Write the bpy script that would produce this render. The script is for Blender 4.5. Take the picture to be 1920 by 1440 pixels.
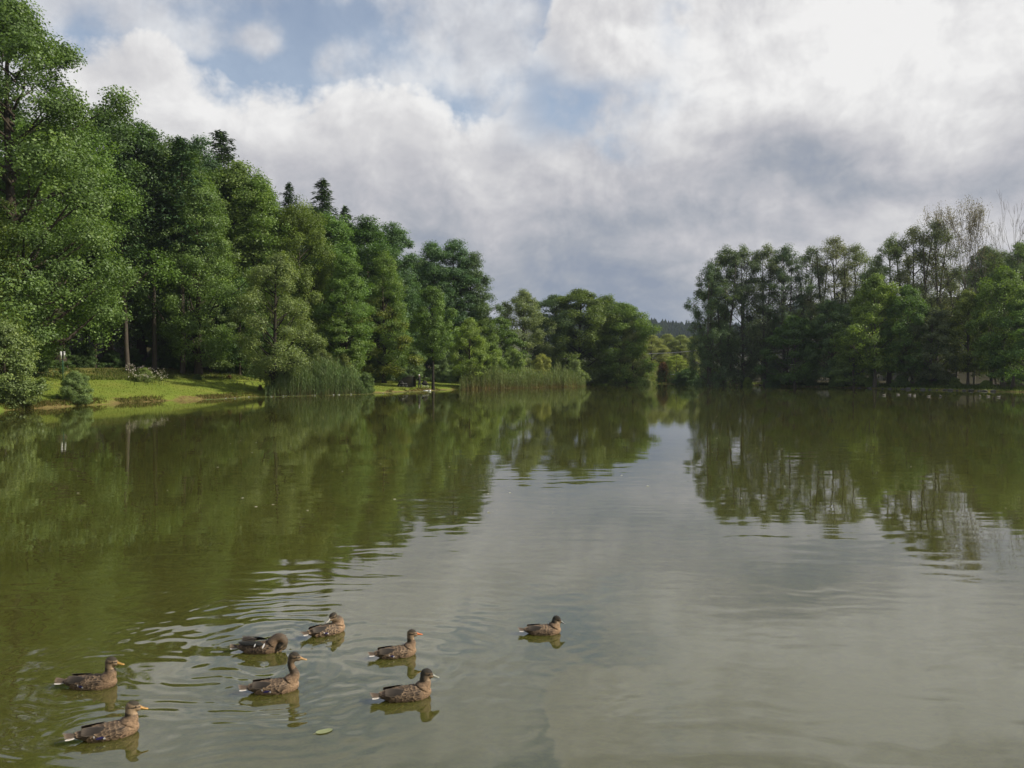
import bpy, bmesh, math, random
import numpy as np
from mathutils import Vector, Matrix, Euler

# ------------------------------------------------------------------ clearing
for o in list(bpy.data.objects):
    bpy.data.objects.remove(o, do_unlink=True)
SC = bpy.context.scene
COL = SC.collection
R = math.radians
FPX, CX, HY, CAMZ = 1450.0, 960.0, 694.0, 2.6      # focal length in photo pixels, centre column, horizon row, eye height


class G:
    """tiny helper to write node trees"""
    def __init__(self, nt):
        self.nt = nt; self.N = nt.nodes; self.L = nt.links

    def n(self, t, **kw):
        x = self.N.new(t)
        for k, v in kw.items():
            setattr(x, k, v)
        return x

    def put(self, sock, v):
        if v is None:
            return
        if isinstance(v, bpy.types.NodeSocket):
            self.L.new(v, sock)
        else:
            sock.default_value = v

    def m(self, op, a, b=None, c=None, clamp=False):
        x = self.n('ShaderNodeMath', operation=op, use_clamp=clamp)
        for i, v in enumerate((a, b, c)):
            self.put(x.inputs[i], v)
        return x.outputs[0]

    def v(self, op, a, b=None, c=None):
        x = self.n('ShaderNodeVectorMath', operation=op)
        for i, v in enumerate((a, b, c)):
            self.put(x.inputs[i], v)
        return x.outputs['Value'] if op in ('LENGTH', 'DOT_PRODUCT', 'DISTANCE') else x.outputs['Vector']

    def xyz(self, x=0.0, y=0.0, z=0.0):
        c = self.n('ShaderNodeCombineXYZ')
        for i, q in enumerate((x, y, z)):
            self.put(c.inputs[i], q)
        return c.outputs[0]

    def sep(self, vec):
        s = self.n('ShaderNodeSeparateXYZ'); self.put(s.inputs[0], vec)
        return s.outputs

    def noise(self, vec, scale=1.0, detail=2.0, rough=0.5, dist=0.0, dim='3D', color=False):
        x = self.n('ShaderNodeTexNoise', noise_dimensions=dim)
        self.put(x.inputs['Vector'], vec); self.put(x.inputs['Scale'], scale)
        self.put(x.inputs['Detail'], detail); self.put(x.inputs['Roughness'], rough)
        self.put(x.inputs['Distortion'], dist)
        return x.outputs['Color'] if color else x.outputs['Fac']

    def step(self, lo, hi, v, a=0.0, b=1.0):
        x = self.n('ShaderNodeMapRange', interpolation_type='SMOOTHSTEP')
        for i, q in enumerate((v, lo, hi, a, b)):
            self.put(x.inputs[i], q)
        return x.outputs[0]

    def mix(self, f, a, b, mode='MIX'):
        x = self.n('ShaderNodeMix', data_type='RGBA', blend_type=mode)
        self.put(x.inputs[0], f); self.put(x.inputs[6], a); self.put(x.inputs[7], b)
        return x.outputs[2]

    def ramp(self, f, stops):
        x = self.n('ShaderNodeValToRGB'); e = x.color_ramp.elements
        while len(e) < len(stops):
            e.new(0.5)
        for i, (p, c) in enumerate(stops):
            e[i].position = p; e[i].color = (*c, 1.0)
        self.put(x.inputs[0], f)
        return x.outputs[0]

    def attr(self, name, out='Fac'):
        x = self.n('ShaderNodeAttribute', attribute_name=name)
        return x.outputs[out]


def c4(c):
    return (c[0], c[1], c[2], 1.0)


# ------------------------------------------------------------------ camera
cam_d = bpy.data.cameras.new('camera'); cam = bpy.data.objects.new('camera', cam_d); COL.objects.link(cam)
cam_d.sensor_width = 36.0; cam_d.lens = 36.0 * FPX / 1920.0
cam_d.clip_start = 0.1; cam_d.clip_end = 9000.0
PITCH = math.atan((720.0 - HY) / FPX)
cam.location = (0, 0, CAMZ); cam.rotation_euler = (math.pi / 2 - PITCH, 0, 0)
SC.camera = cam


def pix_azel(px, py):
    d = Vector(((px - 960) / FPX, 1.0, (720 - py) / FPX)); d.rotate(Euler((-PITCH, 0, 0))); d.normalize()
    return math.atan2(d.x, d.y), math.asin(d.z)


# ------------------------------------------------------------------ sun and sky
SUN_AZ, SUN_EL = R(94.0), R(38.0)                  # azimuth from +Y (view direction) towards +X
sd = Vector((math.sin(SUN_AZ) * math.cos(SUN_EL), math.cos(SUN_AZ) * math.cos(SUN_EL), math.sin(SUN_EL)))
sun_d = bpy.data.lights.new('sun', 'SUN'); sun_d.energy = 4.2; sun_d.angle = R(0.55); sun_d.color = (1.0, 0.93, 0.82)
sun = bpy.data.objects.new('sun', sun_d); COL.objects.link(sun)
sun.rotation_euler = sd.to_track_quat('Z', 'Y').to_euler(); sun.location = (60, 10, 60)

W = bpy.data.worlds.new('World'); SC.world = W; W.use_nodes = True
g = G(W.node_tree); g.N.clear()
W.cycles.sampling_method = 'NONE'
SKYK = 0.1
sky = g.n('ShaderNodeTexSky', sky_type='NISHITA', sun_disc=False)
sky.sun_elevation = SUN_EL; sky.sun_rotation = SUN_AZ; sky.air_density = 1.0; sky.dust_density = 1.0; sky.ozone_density = 1.4
tc = g.n('ShaderNodeTexCoord'); dirv = g.v('NORMALIZE', tc.outputs['Generated'])
dx, dy, dz = g.sep(dirv)
az0 = g.m('ARCTAN2', dx, dy); el0 = g.m('ARCSINE', dz)
P0 = g.xyz(az0, el0, 0.0)
wx = g.m('SUBTRACT', g.noise(P0, 5.0, 3.0, 0.55, dim='2D'), 0.5)
wy = g.m('SUBTRACT', g.noise(P0, 7.3, 2.0, 0.55, dim='2D'), 0.5)
az = g.m('MULTIPLY_ADD', wx, 0.10, az0); el = g.m('MULTIPLY_ADD', wy, 0.055, el0)
azel = g.xyz(az, el, 0.0)
elc = g.m('POWER', g.m('MAXIMUM', g.m('ADD', el0, 0.06), 0.001), 0.75)
P = g.xyz(az0, g.m('MULTIPLY', elc, 1.25), 0.0)
Pw = g.v('ADD', P, g.xyz(g.m('MULTIPLY', wy, 0.05), g.m('MULTIPLY', wx, 0.045), 0.0))


def puff(vec):
    """cauliflower heads: fractal cells over soft fractal noise"""
    vo = g.n('ShaderNodeTexVoronoi', voronoi_dimensions='2D', feature='F1', normalize=True)
    g.put(vo.inputs['Vector'], vec); vo.inputs['Scale'].default_value = 8.5; vo.inputs['Detail'].default_value = 4.0; vo.inputs['Roughness'].default_value = 0.58; vo.inputs['Lacunarity'].default_value = 2.3
    return g.m('MULTIPLY_ADD', vo.outputs['Distance'], -0.42, g.m('MULTIPLY_ADD', g.noise(vec, 5.5, 7.0, 0.54, 0.0, '2D'), 0.85, 0.30))


nA = puff(Pw)
nB = puff(g.v('ADD', Pw, (0.014, 0.018, 0.0)))
nC = g.noise(g.v('ADD', P, (3.1, 1.7, 0.4)), 4.6, 6.0, 0.58, 0.0, '2D')
nF = g.noise(P, 26.0, 4.0, 0.55, 0.0, '2D')


def blobs(lst, start=0.0):
    acc = start
    for (px, py, sx, sy, w) in lst:
        a, e = pix_azel(px, py); ix, iy = FPX / sx, FPX / sy
        q = g.v('MULTIPLY_ADD', azel, (ix, iy, 0.0), (-a * ix, -e * iy, 0.0))
        ex = g.m('POWER', 0.36788, g.v('DOT_PRODUCT', q, q))
        acc = g.m('MULTIPLY_ADD', ex, w, acc)
    return acc


# upper edge of the lower cloud bank, as elevation over azimuth
edge_px = [(-150, 40), (100, 95), (260, 98), (390, 185), (470, 182), (560, 210), (680, 205), (800, 238), (880, 252), (930, 222), (975, 140), (1030, 20)]
fc = g.n('ShaderNodeFloatCurve')
cm = fc.mapping; cv = cm.curves[0]
pts = []
for (px, py) in edge_px:
    a, e = pix_azel(px, py); pts.append(((a + 0.8) / 1.6, e / 0.8))
pts += [((0.14 + 0.8) / 1.6, 0.85), (1.0, 0.95)]
pts = [(0.0, 0.42)] + pts
cv.points[0].location = pts[0]; cv.points[1].location = pts[-1]
for p in pts[1:-1]:
    cv.points.new(*p)
cm.update()
g.put(fc.inputs['Value'], g.m('MULTIPLY_ADD', az0, 1 / 1.6, 0.5, clamp=True))
edge = g.m('MULTIPLY', fc.outputs[0], 0.8)
inner = g.m('ADD', g.m('SUBTRACT', edge, el0), g.m('MULTIPLY', g.m('SUBTRACT', nA, 0.5), 0.20))
inner = g.m('MULTIPLY_ADD', g.m('SUBTRACT', nF, 0.5), 0.035, inner)
low = g.step(-0.02, 0.03, inner)
holes = blobs([(1308, 18, 55, 55, 1.5), (1180, 186, 90, 22, 0.8), (1085, 245, 80, 34, 0.85), (1125, 285, 45, 20, 0.7), (985, 165, 45, 60, 0.55), (1040, 215, 60, 40, 0.6)])
low = g.m('SUBTRACT', low, g.m('MULTIPLY', holes, g.step(0.66, 0.40, nC)), clamp=True)
vb = blobs([(430, 150, 70, 45, -0.30), (620, 40, 130, 60, -0.20), (130, 75, 60, 35, -0.20), (540, 140, 60, 60, -0.14),
            (300, 50, 120, 40, 0.20), (485, 70, 42, 36, 0.26), (470, 125, 50, 24, 0.12), (780, 160, 170, 70, 0.18), (880, 60, 80, 60, 0.06), (60, 10, 80, 40, 0.1), (840, 15, 130, 40, -0.08), (960, 90, 80, 110, 0.22), (230, 75, 60, 30, -0.12)])
veil = g.step(0.40, 0.66, g.m('ADD', nC, vb), 0.20, 0.78)
alpha = g.m('MAXIMUM', low, veil)
# brightness of the cloud, lit from the right
rim = g.m('MULTIPLY', g.m('SUBTRACT', nA, nB), 1.0)
B = g.m('MULTIPLY_ADD', g.m('SUBTRACT', nA, 0.5), 0.62, 0.52)
B = g.m('ADD', B, rim)
B = g.m('MULTIPLY_ADD', g.m('SUBTRACT', nF, 0.5), 0.05, B)
B = g.m('MULTIPLY_ADD', g.step(0.09, 0.0, inner), 0.16, B)          # thin bright tops of the bank
B = g.m('ADD', B, blobs([(1280, 110, 300, 140, 0.32), (1760, 80, 320, 150, 0.34), (1500, 60, 160, 80, 0.08), (1830, 260, 120, 50, 0.18), (1640, 410, 120, 40, 0.16), (1450, 210, 90, 30, 0.12),
                         (300, 180, 260, 80, 0.16), (600, 250, 220, 60, 0.10), (480, 230, 90, 40, 0.10), (1470, 350, 70, 22, 0.16),
                         (1560, 270, 180, 58, -0.28), (1650, 330, 110, 50, -0.26), (1410, 290, 110, 50, -0.2), (1890, 330, 60, 40, -0.26), (1330, 380, 150, 45, -0.16), (1460, 410, 120, 35, -0.14), (1440, 130, 70, 40, -0.16),
                         (1100, 570, 330, 100, -0.36), (1000, 470, 330, 70, -0.16), (1230, 570, 130, 70, -0.22), (760, 440, 260, 100, -0.06), (1205, 480, 50, 18, 0.14), (800, 150, 200, 80, 0.10)]))
ccol = g.ramp(B, [(0.0, (0.215, 0.25, 0.32)), (0.25, (0.30, 0.32, 0.365)), (0.5, (0.42, 0.42, 0.45)), (0.75, (0.555, 0.55, 0.56)), (1.0, (0.72, 0.715, 0.71))])
skyc = g.v('MULTIPLY', sky.outputs[0], (1.35, 1.25, 1.15))
ccolk = g.v('SCALE', ccol); g.put(ccolk.node.inputs['Scale'], 1.0 / SKYK)
col = g.mix(alpha, skyc, ccolk)
bg = g.n('ShaderNodeBackground'); g.put(bg.inputs[0], col); bg.inputs[1].default_value = SKYK
wo = g.n('ShaderNodeOutputWorld'); g.L.new(bg.outputs[0], wo.inputs[0])

# ------------------------------------------------------------------ exposure and render settings
vs = SC.view_settings
SC.display_settings.display_device = 'sRGB'
vs.view_transform = 'Standard'; vs.look = 'None'; vs.exposure = 0.3; vs.gamma = 1.0; vs.use_curve_mapping = False
cy = SC.cycles
cy.max_bounces = 7; cy.diffuse_bounces = 3; cy.glossy_bounces = 3; cy.transmission_bounces = 4; cy.transparent_max_bounces = 8
cy.use_denoising = True
cy.sample_clamp_indirect = 6.0
cy.caustics_reflective = False; cy.caustics_refractive = False

# ------------------------------------------------------------------ terrain shape
SHORE_PX = [(0, 770), (80, 765), (180, 759), (300, 752), (400, 748), (480, 744), (600, 741), (690, 738), (800, 733), (870, 730),
            (1000, 727), (1095, 724), (1112, 720.5), (1250, 719.5), (1370, 721), (1500, 725), (1700, 730), (1900, 735)]


def flat(px, py, z=0.0):
    D = (CAMZ - z) * FPX / (py - HY)
    return ((px - CX) / FPX * D, D)


sh = [flat(*p) for p in SHORE_PX]
sh += [(70, 76), (76, 52), (70, 24), (48, 6), (25, 3.4), (0, 3.3), (-18, 3.6), (-30, 9), (-38, 24), (-37.5, 40)]
sh = np.array(sh)


def catmull(p, k):
    n = len(p); out = []
    for i in range(n):
        p0, p1, p2, p3 = p[i - 1], p[i], p[(i + 1) % n], p[(i + 2) % n]
        for j in range(k):
            t = j / k
            out.append(0.5 * (2 * p1 + (p2 - p0) * t + (2 * p0 - 5 * p1 + 4 * p2 - p3) * t * t + (3 * p1 - p0 - 3 * p2 + p3) * t ** 3))
    return np.array(out)


LAKE = catmull(sh, 4)


def lake_sd(x, y):
    """signed distance to the lake outline, positive on land"""
    x = np.asarray(x, float).ravel(); y = np.asarray(y, float).ravel()
    A = LAKE; Bp = np.roll(LAKE, -1, 0)
    best = np.full(len(x), 1e18); ins = np.zeros(len(x), bool)
    for a, b in zip(A, Bp):
        e = b - a; wx_ = x - a[0]; wy_ = y - a[1]
        t = np.clip((wx_ * e[0] + wy_ * e[1]) / (e @ e + 1e-12), 0, 1)
        best = np.minimum(best, (wx_ - e[0] * t) ** 2 + (wy_ - e[1] * t) ** 2)
        c = ((a[1] > y) != (b[1] > y)) & (x < (b[0] - a[0]) * (y - a[1]) / ((b[1] - a[1]) + 1e-12) + a[0])
        ins ^= c
    d = np.sqrt(best)
    return np.where(ins, -d, d)


def sst(a, b, v):
    t = np.clip((v - a) / (b - a), 0, 1)
    return t * t * (3 - 2 * t)


def wob(x, y):
    return (np.sin(x * 0.9 + 1.3 * np.sin(y * 0.53)) + np.sin(y * 1.1 + 1.7 * np.sin(x * 0.41)) + 0.6 * np.sin(2.3 * x + 1.9 * y) + 0.5 * np.sin(3.7 * y - 2.9 * x)) / 3.1


def ground(x, y):
    x = np.asarray(x, float); y = np.asarray(y, float); shp = x.shape
    x = x.ravel(); y = y.ravel()
    d = lake_sd(x, y) + 0.28 * wob(x, y)
    dp = np.maximum(d, 0)
    wl = sst(5, -14, x)
    wr = sst(0, 30, x - 0.3 * y - 25)
    near = sst(16, 6, y)
    lawn = 0.07 + 0.105 * sst(-22, -31, x) * sst(92, 84, y) * wl
    z = 0.22 * sst(0.0, 0.7, d) + lawn * np.minimum(dp, 15) * (0.35 + 0.65 * np.maximum(wl, near))
    wh = sst(-8, -40, x)
    z = z + wh * 0.25 * np.clip(dp - 17, 0, 60) + 0.05 * np.clip(dp - 79, 0, 200) * wh
    z = z + wr * 0.30 * np.clip(dp - 34, 0, 75)
    z = np.where((near > 0) & (d > 0), z * (1 - near) + near * np.minimum(1.0, 0.3 * sst(0, .5, d) + 0.35 * dp), z)
    z = z + 0.05 * wob(x * 0.45 + 3, y * 0.45) * sst(0.6, 4, d)
    far = 58 * np.exp(-((y - 960) / 230.0) ** 2) * (0.80 + 0.12 * np.sin(x * 0.008 + 0.6) + 0.08 * np.sin(x * 0.021)) + 40 * sst(1200, 2600, y)
    z = z + far * sst(300, 600, y) + 0.004 * np.clip(y - 150, 0, 400)
    inn = -0.06 - np.minimum(1.5, 0.22 * np.maximum(-d, 0))
    z = np.where(d > 0, z, inn)
    return z.reshape(shp)


def gz(x, y):
    return float(ground(np.array([x]), np.array([y]))[0])


# ------------------------------------------------------------------ mesh helpers
def mesh_np(name, verts, faces, smooth=False, attrs=None):
    """verts (n,3); faces: (m,k) array or list of arrays of different k"""
    me = bpy.data.meshes.new(name)
    fl = faces if isinstance(faces, list) else [faces]
    fl = [np.asarray(f, np.int32) for f in fl if len(f)]
    nv = len(verts)
    me.vertices.add(nv); me.vertices.foreach_set('co', np.asarray(verts, np.float32).ravel())
    loops = np.concatenate([f.ravel() for f in fl])
    tot = np.concatenate([np.full(len(f), f.shape[1], np.int32) for f in fl])
    st = np.concatenate([[0], np.cumsum(tot)[:-1]]).astype(np.int32)
    me.loops.add(len(loops)); me.loops.foreach_set('vertex_index', loops)
    me.polygons.add(len(tot)); me.polygons.foreach_set('loop_start', st)
    try:
        me.polygons.foreach_set('loop_total', tot)
    except Exception:
        pass
    if smooth:
        me.polygons.foreach_set('use_smooth', np.ones(len(tot), bool))
    me.update(calc_edges=True)
    for k, v in (attrs or {}).items():
        v = np.asarray(v, np.float32)
        if v.ndim == 1:
            a = me.attributes.new(k, 'FLOAT', 'POINT'); a.data.foreach_set('value', v)
        else:
            a = me.attributes.new(k, 'FLOAT_COLOR', 'POINT'); a.data.foreach_set('color', v.ravel())
    return me


class MB:
    """collects tubes, boxes and loose polygons into one mesh"""
    def __init__(self):
        self.v = []; self.f = []; self.c = []; self.n = 0

    def add(self, verts, faces, col=None):
        verts = np.asarray(verts, float)
        for f in faces:
            self.f.append([i + self.n for i in f])
        self.v.append(verts); self.n += len(verts)
        cc = np.ones((len(verts), 4))
        if col is not None:
            cc[:, :len(np.asarray(col).T if np.asarray(col).ndim == 2 else col)] = col
        self.c.append(cc)

    def tube(self, pts, rad, sides=6, cap=True, col=None, flat_=(1, 1)):
        pts = np.asarray(pts, float); n = len(pts)
        tg = np.gradient(pts, axis=0); tg /= np.linalg.norm(tg, axis=1)[:, None] + 1e-9
        ref = np.array([0, 1, 0]) if abs(tg[0][1]) < 0.9 else np.array([1, 0, 0])
        vs_ = []
        for i in range(n):
            u = ref - tg[i] * (ref @ tg[i]); u /= np.linalg.norm(u) + 1e-9; w = np.cross(tg[i], u); ref = u
            a = np.arange(sides) * 2 * math.pi / sides
            vs_.append(pts[i] + rad[i] * (np.cos(a)[:, None] * u * flat_[0] + np.sin(a)[:, None] * w * flat_[1]))
        fs = []
        for i in range(n - 1):
            for j in range(sides):
                k = (j + 1) % sides
                fs.append((i * sides + j, i * sides + k, (i + 1) * sides + k, (i + 1) * sides + j))
        if cap:
            fs.append(tuple(range(sides - 1, -1, -1))); fs.append(tuple((n - 1) * sides + j for j in range(sides)))
        self.add(np.concatenate(vs_), fs, col)

    def box(self, c, s, rot=None, col=None):
        p = np.array([[x, y, z] for x in (-.5, .5) for y in (-.5, .5) for z in (-.5, .5)]) * np.array(s)
        if rot is not None:
            p = p @ np.array(Euler(rot).to_matrix()).T
        self.add(p + np.array(c), [(0, 1, 3, 2), (4, 6, 7, 5), (0, 4, 5, 1), (2, 3, 7, 6), (0, 2, 6, 4), (1, 5, 7, 3)], col)

    def mesh(self, name, smooth=True):
        V = np.concatenate(self.v); by = {}
        for f in self.f:
            by.setdefault(len(f), []).append(f)
        return mesh_np(name, V, [np.array(x) for x in by.values()], smooth, {'Col': np.concatenate(self.c)})

    def build(self, name, mat, parent=None, smooth=True):
        return obj(name, self.mesh(name, smooth), mat, parent)


def obj(name, me, mat=None, parent=None):
    o = bpy.data.objects.new(name, me); COL.objects.link(o)
    if mat is not None and (not me.materials):
        me.materials.append(mat)
    if parent is not None:
        o.parent = parent
    return o


def empty(name, loc=(0, 0, 0), rz=0.0):
    o = bpy.data.objects.new(name, None); COL.objects.link(o)
    o.location = loc; o.rotation_euler = (0, 0, rz); o.empty_display_size = 0.3
    return o


def tag(o, label, cat=None, group=None, kind=None):
    if label: o['label'] = label
    if cat: o['category'] = cat
    if group: o['group'] = group
    if kind: o['kind'] = kind
    return o


# ------------------------------------------------------------------ materials
def new_mat(name):
    m = bpy.data.materials.new(name); m.use_nodes = True
    q = G(m.node_tree); q.N.clear()
    out = q.n('ShaderNodeOutputMaterial')
    return m, q, out


def principled(name, color, rough=0.7, spec=0.3, metallic=0.0, vcol=False, nscale=8.0, namp=0.25):
    m, q, out = new_mat(name)
    p = q.n('ShaderNodeBsdfPrincipled'); p.inputs['Roughness'].default_value = rough
    p.inputs['Specular IOR Level'].default_value = spec; p.inputs['Metallic'].default_value = metallic
    ob = q.n('ShaderNodeTexCoord').outputs['Object']
    base = q.attr('Col', 'Color') if vcol else c4(color)
    f = q.m('MULTIPLY_ADD', q.noise(ob, nscale, 4.0, 0.6), 2 * namp, 1.0 - namp)
    mm = q.v('SCALE', base if vcol else q.mix(0.0, base, base)); q.put(mm.node.inputs['Scale'], f)
    q.put(p.inputs['Base Color'], mm)
    q.L.new(p.outputs[0], out.inputs[0])
    return m


def leaf_mat(name, trans=0.36, gloss=0.025):
    m, q, out = new_mat(name)
    oi = q.n('ShaderNodeObjectInfo')
    t = q.attr('tint')
    k = q.m('MULTIPLY_ADD', t, 0.95, 0.52)
    base = q.v('SCALE', oi.outputs['Color']); q.put(base.node.inputs['Scale'], k)
    yel = q.v('MULTIPLY', base, (1.22, 1.06, 0.70))
    base = q.mix(q.step(0.55, 1.0, t, 0.0, 0.8), base, yel)
    dif = q.n('ShaderNodeBsdfDiffuse'); q.put(dif.inputs[0], base)
    tr = q.n('ShaderNodeBsdfTranslucent'); q.put(tr.inputs[0], q.v('MULTIPLY', base, (1.25, 1.35, 0.55)))
    gl = q.n('ShaderNodeBsdfGlossy'); gl.inputs['Roughness'].default_value = 0.5; gl.inputs[0].default_value = (0.9, 0.95, 0.9, 1)
    s1 = q.n('ShaderNodeMixShader'); s1.inputs[0].default_value = trans
    q.L.new(dif.outputs[0], s1.inputs[1]); q.L.new(tr.outputs[0], s1.inputs[2])
    s2 = q.n('ShaderNodeMixShader'); s2.inputs[0].default_value = gloss
    q.L.new(s1.outputs[0], s2.inputs[1]); q.L.new(gl.outputs[0], s2.inputs[2])
    q.L.new(s2.outputs[0], out.inputs[0])
    return m


LEAF = leaf_mat('foliage')
NEEDLE = leaf_mat('needles', 0.12, 0.015)
BLADE = leaf_mat('reed_blades', 0.30, 0.03)


def bark_mat():
    m, q, out = new_mat('bark')
    oi = q.n('ShaderNodeObjectInfo'); ob = q.n('ShaderNodeTexCoord').outputs['Object']
    n1 = q.noise(q.v('MULTIPLY', ob, (6, 6, 1.2)), 1.0, 5.0, 0.65)
    n2 = q.noise(ob, 0.7, 3.0, 0.5)
    base = q.v('SCALE', oi.outputs['Color']); q.put(base.node.inputs['Scale'], q.m('MULTIPLY_ADD', n1, 1.1, 0.45))
    base = q.mix(q.step(0.5, 0.72, n2, 0.0, 0.55), base, (0.05, 0.058, 0.022, 1))
    p = q.n('ShaderNodeBsdfPrincipled'); p.inputs['Roughness'].default_value = 0.9; p.inputs['Specular IOR Level'].default_value = 0.15
    q.put(p.inputs['Base Color'], base)
    b = q.n('ShaderNodeBump'); b.inputs['Strength'].default_value = 0.6; b.inputs['Distance'].default_value = 0.04
    q.put(b.inputs['Height'], n1); q.L.new(b.outputs[0], p.inputs['Normal'])
    q.L.new(p.outputs[0], out.inputs[0])
    return m


BARK = bark_mat()


def ground_mat():
    m, q, out = new_mat('ground')
    pos = q.n('ShaderNodeNewGeometry').outputs['Position']
    zr, zg, zb = q.n('ShaderNodeSeparateColor'), None, None
    q.put(zr.inputs[0], q.attr('Col', 'Color')); sh_, fo, tall = zr.outputs[0], zr.outputs[1], zr.outputs[2]
    n1 = q.noise(pos, 0.35, 5.0, 0.6); n2 = q.noise(pos, 3.0, 5.0, 0.65); n3 = q.noise(q.v('MULTIPLY', pos, (9, 9, 9)), 1.0, 3.0, 0.7)
    grass = q.ramp(q.m('MULTIPLY_ADD', n1, 0.6, q.m('MULTIPLY', n2, 0.4)), [(0.30, (0.115, 0.165, 0.024)), (0.5, (0.165, 0.21, 0.032)), (0.66, (0.22, 0.225, 0.045))])
    dirt = q.ramp(n2, [(0.3, (0.09, 0.065, 0.024)), (0.5, (0.18, 0.135, 0.05)), (0.62, (0.19, 0.185, 0.05))])
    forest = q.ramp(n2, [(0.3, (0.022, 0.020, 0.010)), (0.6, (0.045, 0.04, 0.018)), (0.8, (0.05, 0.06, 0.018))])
    straw = q.ramp(n2, [(0.3, (0.12, 0.13, 0.03)), (0.6, (0.20, 0.175, 0.055)), (0.8, (0.22, 0.17, 0.07))])
    c = q.mix(q.step(0.35, 0.65, q.m('MULTIPLY_ADD', q.m('SUBTRACT', n1, 0.5), 0.9, tall)), grass, straw)
    c = q.mix(q.step(0.3, 0.7, q.m('MULTIPLY_ADD', q.m('SUBTRACT', n2, 0.5), 0.8, sh_)), c, dirt)
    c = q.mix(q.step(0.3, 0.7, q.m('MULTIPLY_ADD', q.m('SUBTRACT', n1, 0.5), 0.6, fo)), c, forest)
    k = q.v('SCALE', c); q.put(k.node.inputs['Scale'], q.m('MULTIPLY_ADD', n3, 0.6, 0.7))
    p = q.n('ShaderNodeBsdfPrincipled'); p.inputs['Roughness'].default_value = 0.95; p.inputs['Specular IOR Level'].default_value = 0.1
    q.put(p.inputs['Base Color'], k)
    b = q.n('ShaderNodeBump'); b.inputs['Strength'].default_value = 0.7; b.inputs['Distance'].default_value = 0.08
    q.put(b.inputs['Height'], q.m('ADD', n2, q.m('MULTIPLY', n3, 0.5))); q.L.new(b.outputs[0], p.inputs['Normal'])
    q.L.new(p.outputs[0], out.inputs[0])
    return m


# ------------------------------------------------------------------ ground sheet
def spaced(lo, a, b, hi, st, grow=1.17):
    mid = list(np.arange(a, b + 1e-6, st)); s = st; x = a; L_ = []
    while x > lo:
        s *= grow; x -= s; L_.append(x)
    s = st; x = b; H_ = []
    while x < hi:
        s *= grow; x += s; H_.append(x)
    return np.array(L_[::-1] + mid + H_)


gx = spaced(-3500, -62, 84, 3500, 0.9); gy = spaced(-1200, -4, 160, 4200, 0.9)
XX, YY = np.meshgrid(gx, gy); ZZ = ground(XX, YY)
nx, ny = len(gx), len(gy)
idx = np.arange(nx * ny).reshape(ny, nx)
F = np.stack([idx[:-1, :-1], idx[:-1, 1:], idx[1:, 1:], idx[1:, :-1]], -1).reshape(-1, 4)
dd = lake_sd(XX, YY).reshape(ny, nx)
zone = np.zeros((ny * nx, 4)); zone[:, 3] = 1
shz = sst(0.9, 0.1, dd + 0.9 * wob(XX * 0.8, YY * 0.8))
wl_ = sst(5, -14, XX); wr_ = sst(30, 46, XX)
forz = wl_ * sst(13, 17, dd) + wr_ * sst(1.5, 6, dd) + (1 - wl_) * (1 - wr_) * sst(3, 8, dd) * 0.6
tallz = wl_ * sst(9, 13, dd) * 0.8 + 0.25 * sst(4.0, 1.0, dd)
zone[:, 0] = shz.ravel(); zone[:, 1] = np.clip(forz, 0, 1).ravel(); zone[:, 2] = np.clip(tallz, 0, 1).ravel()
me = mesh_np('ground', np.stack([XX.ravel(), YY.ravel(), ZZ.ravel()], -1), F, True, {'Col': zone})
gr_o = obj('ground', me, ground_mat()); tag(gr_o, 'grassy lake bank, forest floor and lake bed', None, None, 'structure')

# ------------------------------------------------------------------ water
DUCKS = [   # key, photo x, photo y of the waterline middle, yaw (deg, + = turned away from the camera), scale
    ('swim', 168, 1291, 3, 1.0), ('sit', 200, 1385, 27, 0.98), ('preen', 487, 1224, 4, 0.96), ('rest', 612, 1190, 38, 0.95),
    ('alert', 513, 1299, 14, 0.97), ('orange', 743, 1233, 20, 0.92), ('grey', 762, 1313, 17, 1.0), ('dozy', 1020, 1190, 6, 0.88)]
DPOS = {k: flat(px, py) for (k, px, py, _, _) in DUCKS}


def vnoise(x, y, seed=0):
    xi = np.floor(x).astype(np.int64); yi = np.floor(y).astype(np.int64); fx = x - xi; fy = y - yi

    def hsh(i, j):
        n = (i * 374761393 + j * 668265263 + seed * 974711) & 0x7fffffff
        n = ((n ^ (n >> 13)) * 1274126177) & 0x7fffffff
        return ((n ^ (n >> 16)) & 0xffff) / 65535.0
    u = fx * fx * fx * (fx * (fx * 6 - 15) + 10); v = fy * fy * fy * (fy * (fy * 6 - 15) + 10)
    return (hsh(xi, yi) * (1 - u) + hsh(xi + 1, yi) * u) * (1 - v) + (hsh(xi, yi + 1) * (1 - u) + hsh(xi + 1, yi + 1) * u) * v - 0.5


def fbm(x, y, oct_=3, seed=0, gain=0.5):
    s = np.zeros_like(x); a = 1.0
    for k in range(oct_):
        s += a * vnoise(x * 2 ** k + 17.3 * k, y * 2 ** k - 9.1 * k, seed + k); a *= gain
    return s


RINGS = [('preen', 0.0021, 0.155, 1.3), ('swim', 0.0010, 0.15, 0.7), ('sit', 0.0012, 0.14, 0.6), ('rest', 0.0013, 0.16, 0.8), ('alert', 0.0015, 0.14, 0.6),
         ('orange', 0.0013, 0.21, 0.9), ('grey', 0.0009, 0.28, 1.2), ('dozy', 0.0006, 0.19, 0.7)]


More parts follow.
